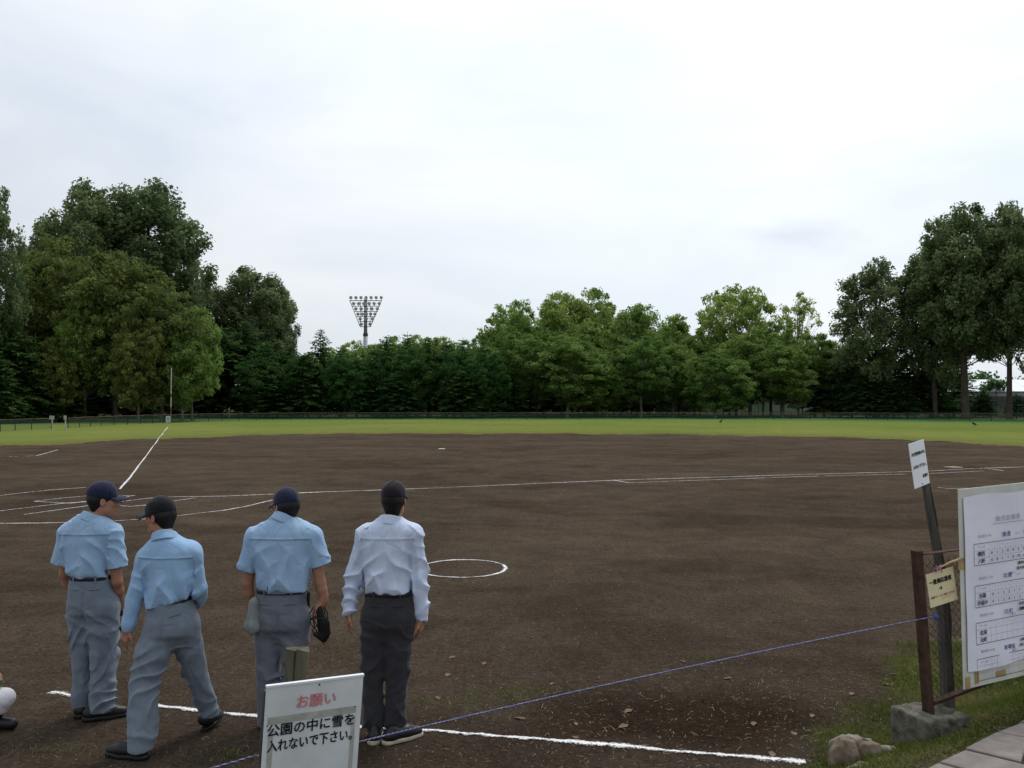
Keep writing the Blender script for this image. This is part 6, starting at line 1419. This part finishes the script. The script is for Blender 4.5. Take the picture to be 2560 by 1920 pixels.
def blades(P, h, w, rg, lean=0.5):
    n = len(P); a = rg.random(n)*6.283; t = np.column_stack([np.cos(a), np.sin(a), np.zeros(n)]); b = rg.random(n)*6.283; ln = np.column_stack([np.cos(b), np.sin(b), np.zeros(n)])*lean*(0.3+rg.random(n))[:, None]
    hh_ = h*(0.5+rg.random(n))[:, None]; up = np.array([0, 0, 1.0])
    V = np.stack([P-t*w, P+t*w, P+hh_*(up*0.6+ln*0.4)+t*w*0.7, P+hh_*(up*0.95+ln)], 1).reshape(-1, 3); Q = np.arange(4*n).reshape(n, 4); return V, Q
rg = np.random.default_rng(77)
n = 90000; X = rg.uniform(1.75, 4.9, n); Y = rg.uniform(4.7, 8.4, n); s_ = bank_s(X, Y)
patch = 0.5+0.5*np.sin(2.3*X+1.3*np.sin(2.1*Y))*np.sin(2.7*Y+X); fr_ = 1.0-sstep(0.7, 1.5, s_+0.14*np.sin(5*X)+0.10*np.sin(9*Y+3*X)+0.55*(2.62-X))
kp = (s_ > 0.11+0.05*np.sin(9*X)) & (rg.random(n) < fr_*(0.45+0.55*patch)) & (np.hypot(X-bc[0], Y-bc[1]) > 0.2)
P = np.column_stack([X, Y, zg(X, Y)])[kp]; V, Q = blades(P, 0.030, 0.0030, rg, 1.0)
tint = np.clip(0.25+0.35*np.sin(3*P[:, 0]+2*P[:, 1])*np.sin(4*P[:, 1]-P[:, 0])+0.45*rg.random(len(P)), 0, 1)
tag(obj('bank_grass', V, Q, M['blade'], attrs={'var': ('FACE', tint)}), 'short green and straw coloured grass on the bank round the concrete footing', 'grass', kind='stuff')
# sparse weeds in the soil
Pw = []
for px, py, n, sx, sy in ((1180, 1755, 260, .28, .16), (1250, 1738, 170, .22, .12), (1310, 1722, 120, .12, .06), (1075, 1752, 120, .12, .06), (1760, 1645, 70, .08, .05), (830, 1630, 80, .25, .06), (560, 1890, 90, .2, .05), (150, 1880, 120, .25, .08), (1330, 1640, 40, .1, .05), (2075, 1898, 120, .05, .04)):
    g = G(px, py); q = rg.normal(0, 1, (n, 2))*np.array([sx, sy])+g[:2]; Pw.append(q)
Pw = np.concatenate(Pw); P = np.column_stack([Pw, zg(Pw[:, 0], Pw[:, 1])]); V, Q = blades(P, 0.022, 0.0024, rg, 1.2)
tag(obj('weeds', V, Q, M['blade'], attrs={'var': ('FACE', 0.3+0.6*rg.random(len(P)))}), 'sparse weeds sprouting from the bare soil beside the chalk line', 'weeds', kind='stuff')
# crumbs of soil, pale grit, straw
def lumps(n, smin, smax, name, mat, label, xr=(-4.2, 4.4), yr=(4.7, 13.5), dens=None):
    u = rg.random(n); Y = 1/(1/yr[0]+(1/yr[1]-1/yr[0])*u); X = rg.uniform(-0.63, 0.63, n)*Y; k = np.ones(n, bool)
    if dens is not None: k = rg.random(n) < dens(X, Y)
    X, Y = X[k], Y[k]; n = len(X); s_ = smin+(smax-smin)*rg.random(n)**4
    O = np.array([(1, 0, 0), (0, 1, 0), (-1, 0, 0), (0, -1, 0), (0, 0, 0.8), (0, 0, -0.5)], float); Fo = np.array([(0, 1, 4), (1, 2, 4), (2, 3, 4), (3, 0, 4), (1, 0, 5), (2, 1, 5), (3, 2, 5), (0, 3, 5)])
    P = np.column_stack([X, Y, zg(X, Y)]); V = (P[:, None, :]+O[None]*s_[:, None, None]*(0.6+0.8*rg.random((n, 6, 1)))).reshape(-1, 3); Q = (Fo[None]+6*np.arange(n)[:, None, None]).reshape(-1, 3)
    tag(obj(name, V, Q, mat), label, 'soil', kind='stuff')
lumps(26000, 0.002, 0.013, 'soil_crumbs', M['pebble'], 'loose crumbs of dark soil scattered over the infield', dens=lambda x, y: 0.25+0.75*np.clip(1.4-np.abs(y-6.6)/3, 0, 1)*np.clip(x*0.3+0.6, 0.2, 1))
lumps(5200, 0.002, 0.007, 'pale_grit', M['grit'], 'pale grains of grit scattered over the infield soil')
n = 3400; Y = rg.uniform(4.8, 9.5, n); X = rg.uniform(-0.62, 0.62, n)*Y; dn = np.clip(0.10+0.9*np.exp(-((X-1.6)/1.8)**2-((Y-6.0)/1.3)**2)+0.7*np.exp(-((X-2.0)/0.8)**2-((Y-6.3)/1.2)**2)+0.5*np.exp(-((X+.2)/0.5)**2-((Y-6.9)/0.4)**2), 0, 1); k = rg.random(n) < dn
X, Y = X[k], Y[k]; n = len(X); a = rg.random(n)*6.283; L = 0.008+0.028*rg.random(n)**2; t = np.column_stack([np.cos(a), np.sin(a), rg.normal(0, 0.15, n)]); P = np.column_stack([X, Y, zg(X, Y)+0.006]); sdv = np.column_stack([-np.sin(a), np.cos(a), np.zeros(n)])*0.0016
mid = P+np.column_stack([rg.normal(0, .002, n), rg.normal(0, .002, n), 0.003+0.004*rg.random(n)])
V = np.stack([P-t*L[:, None]-sdv, P-t*L[:, None]+sdv, mid+sdv, mid-sdv, P+t*L[:, None]+sdv, P+t*L[:, None]-sdv], 1).reshape(-1, 3); i6 = 6*np.arange(n)[:, None]
Q = np.concatenate([i6+np.array([0, 1, 2, 3]), i6+np.array([3, 2, 4, 5])]); tag(obj('straw', V, Q, M['straw']), 'dry grass clippings lying on the dark turned soil', 'straw', kind='stuff')
# fallen leaves that can be picked out
lf = []
for k_, (px, py) in enumerate(((2218, 1714), (2225, 1748), (1440, 1812), (1438, 1845), (1558, 1822), (1300, 1798), (1570, 1782), (1930, 1888), (1120, 1690), (1095, 1745), (1820, 1700), (2130, 1735), (2030, 1790), (1380, 1708), (1210, 1660), (1705, 1655), (1885, 1812), (1985, 1835), (2235, 1688), (1130, 1645), (350, 1790))):
    g = G(px, py); g[2] = zg(g[0], g[1]); a = rg.random()*6.28; L = 0.028+0.022*rg.random(); Rz = rotz(a)
    V = [g+Rz@np.array(q)*L for q in ((-1, 0, .10), (-.5, -.42, .22), (.2, -.55, .12), (1, -.1, .16), (.3, .5, .30), (-.45, .36, .18), (0, 0, .08))]
    o = obj('fallen_leaf', V, [(0, 1, 6), (1, 2, 6), (2, 3, 6), (3, 4, 6), (4, 5, 6), (5, 0, 6)], M['dead_leaf'], loc=g); tag(o, 'curled brown dead leaf lying on the bare soil', 'leaf', 'fallen leaves on the soil')
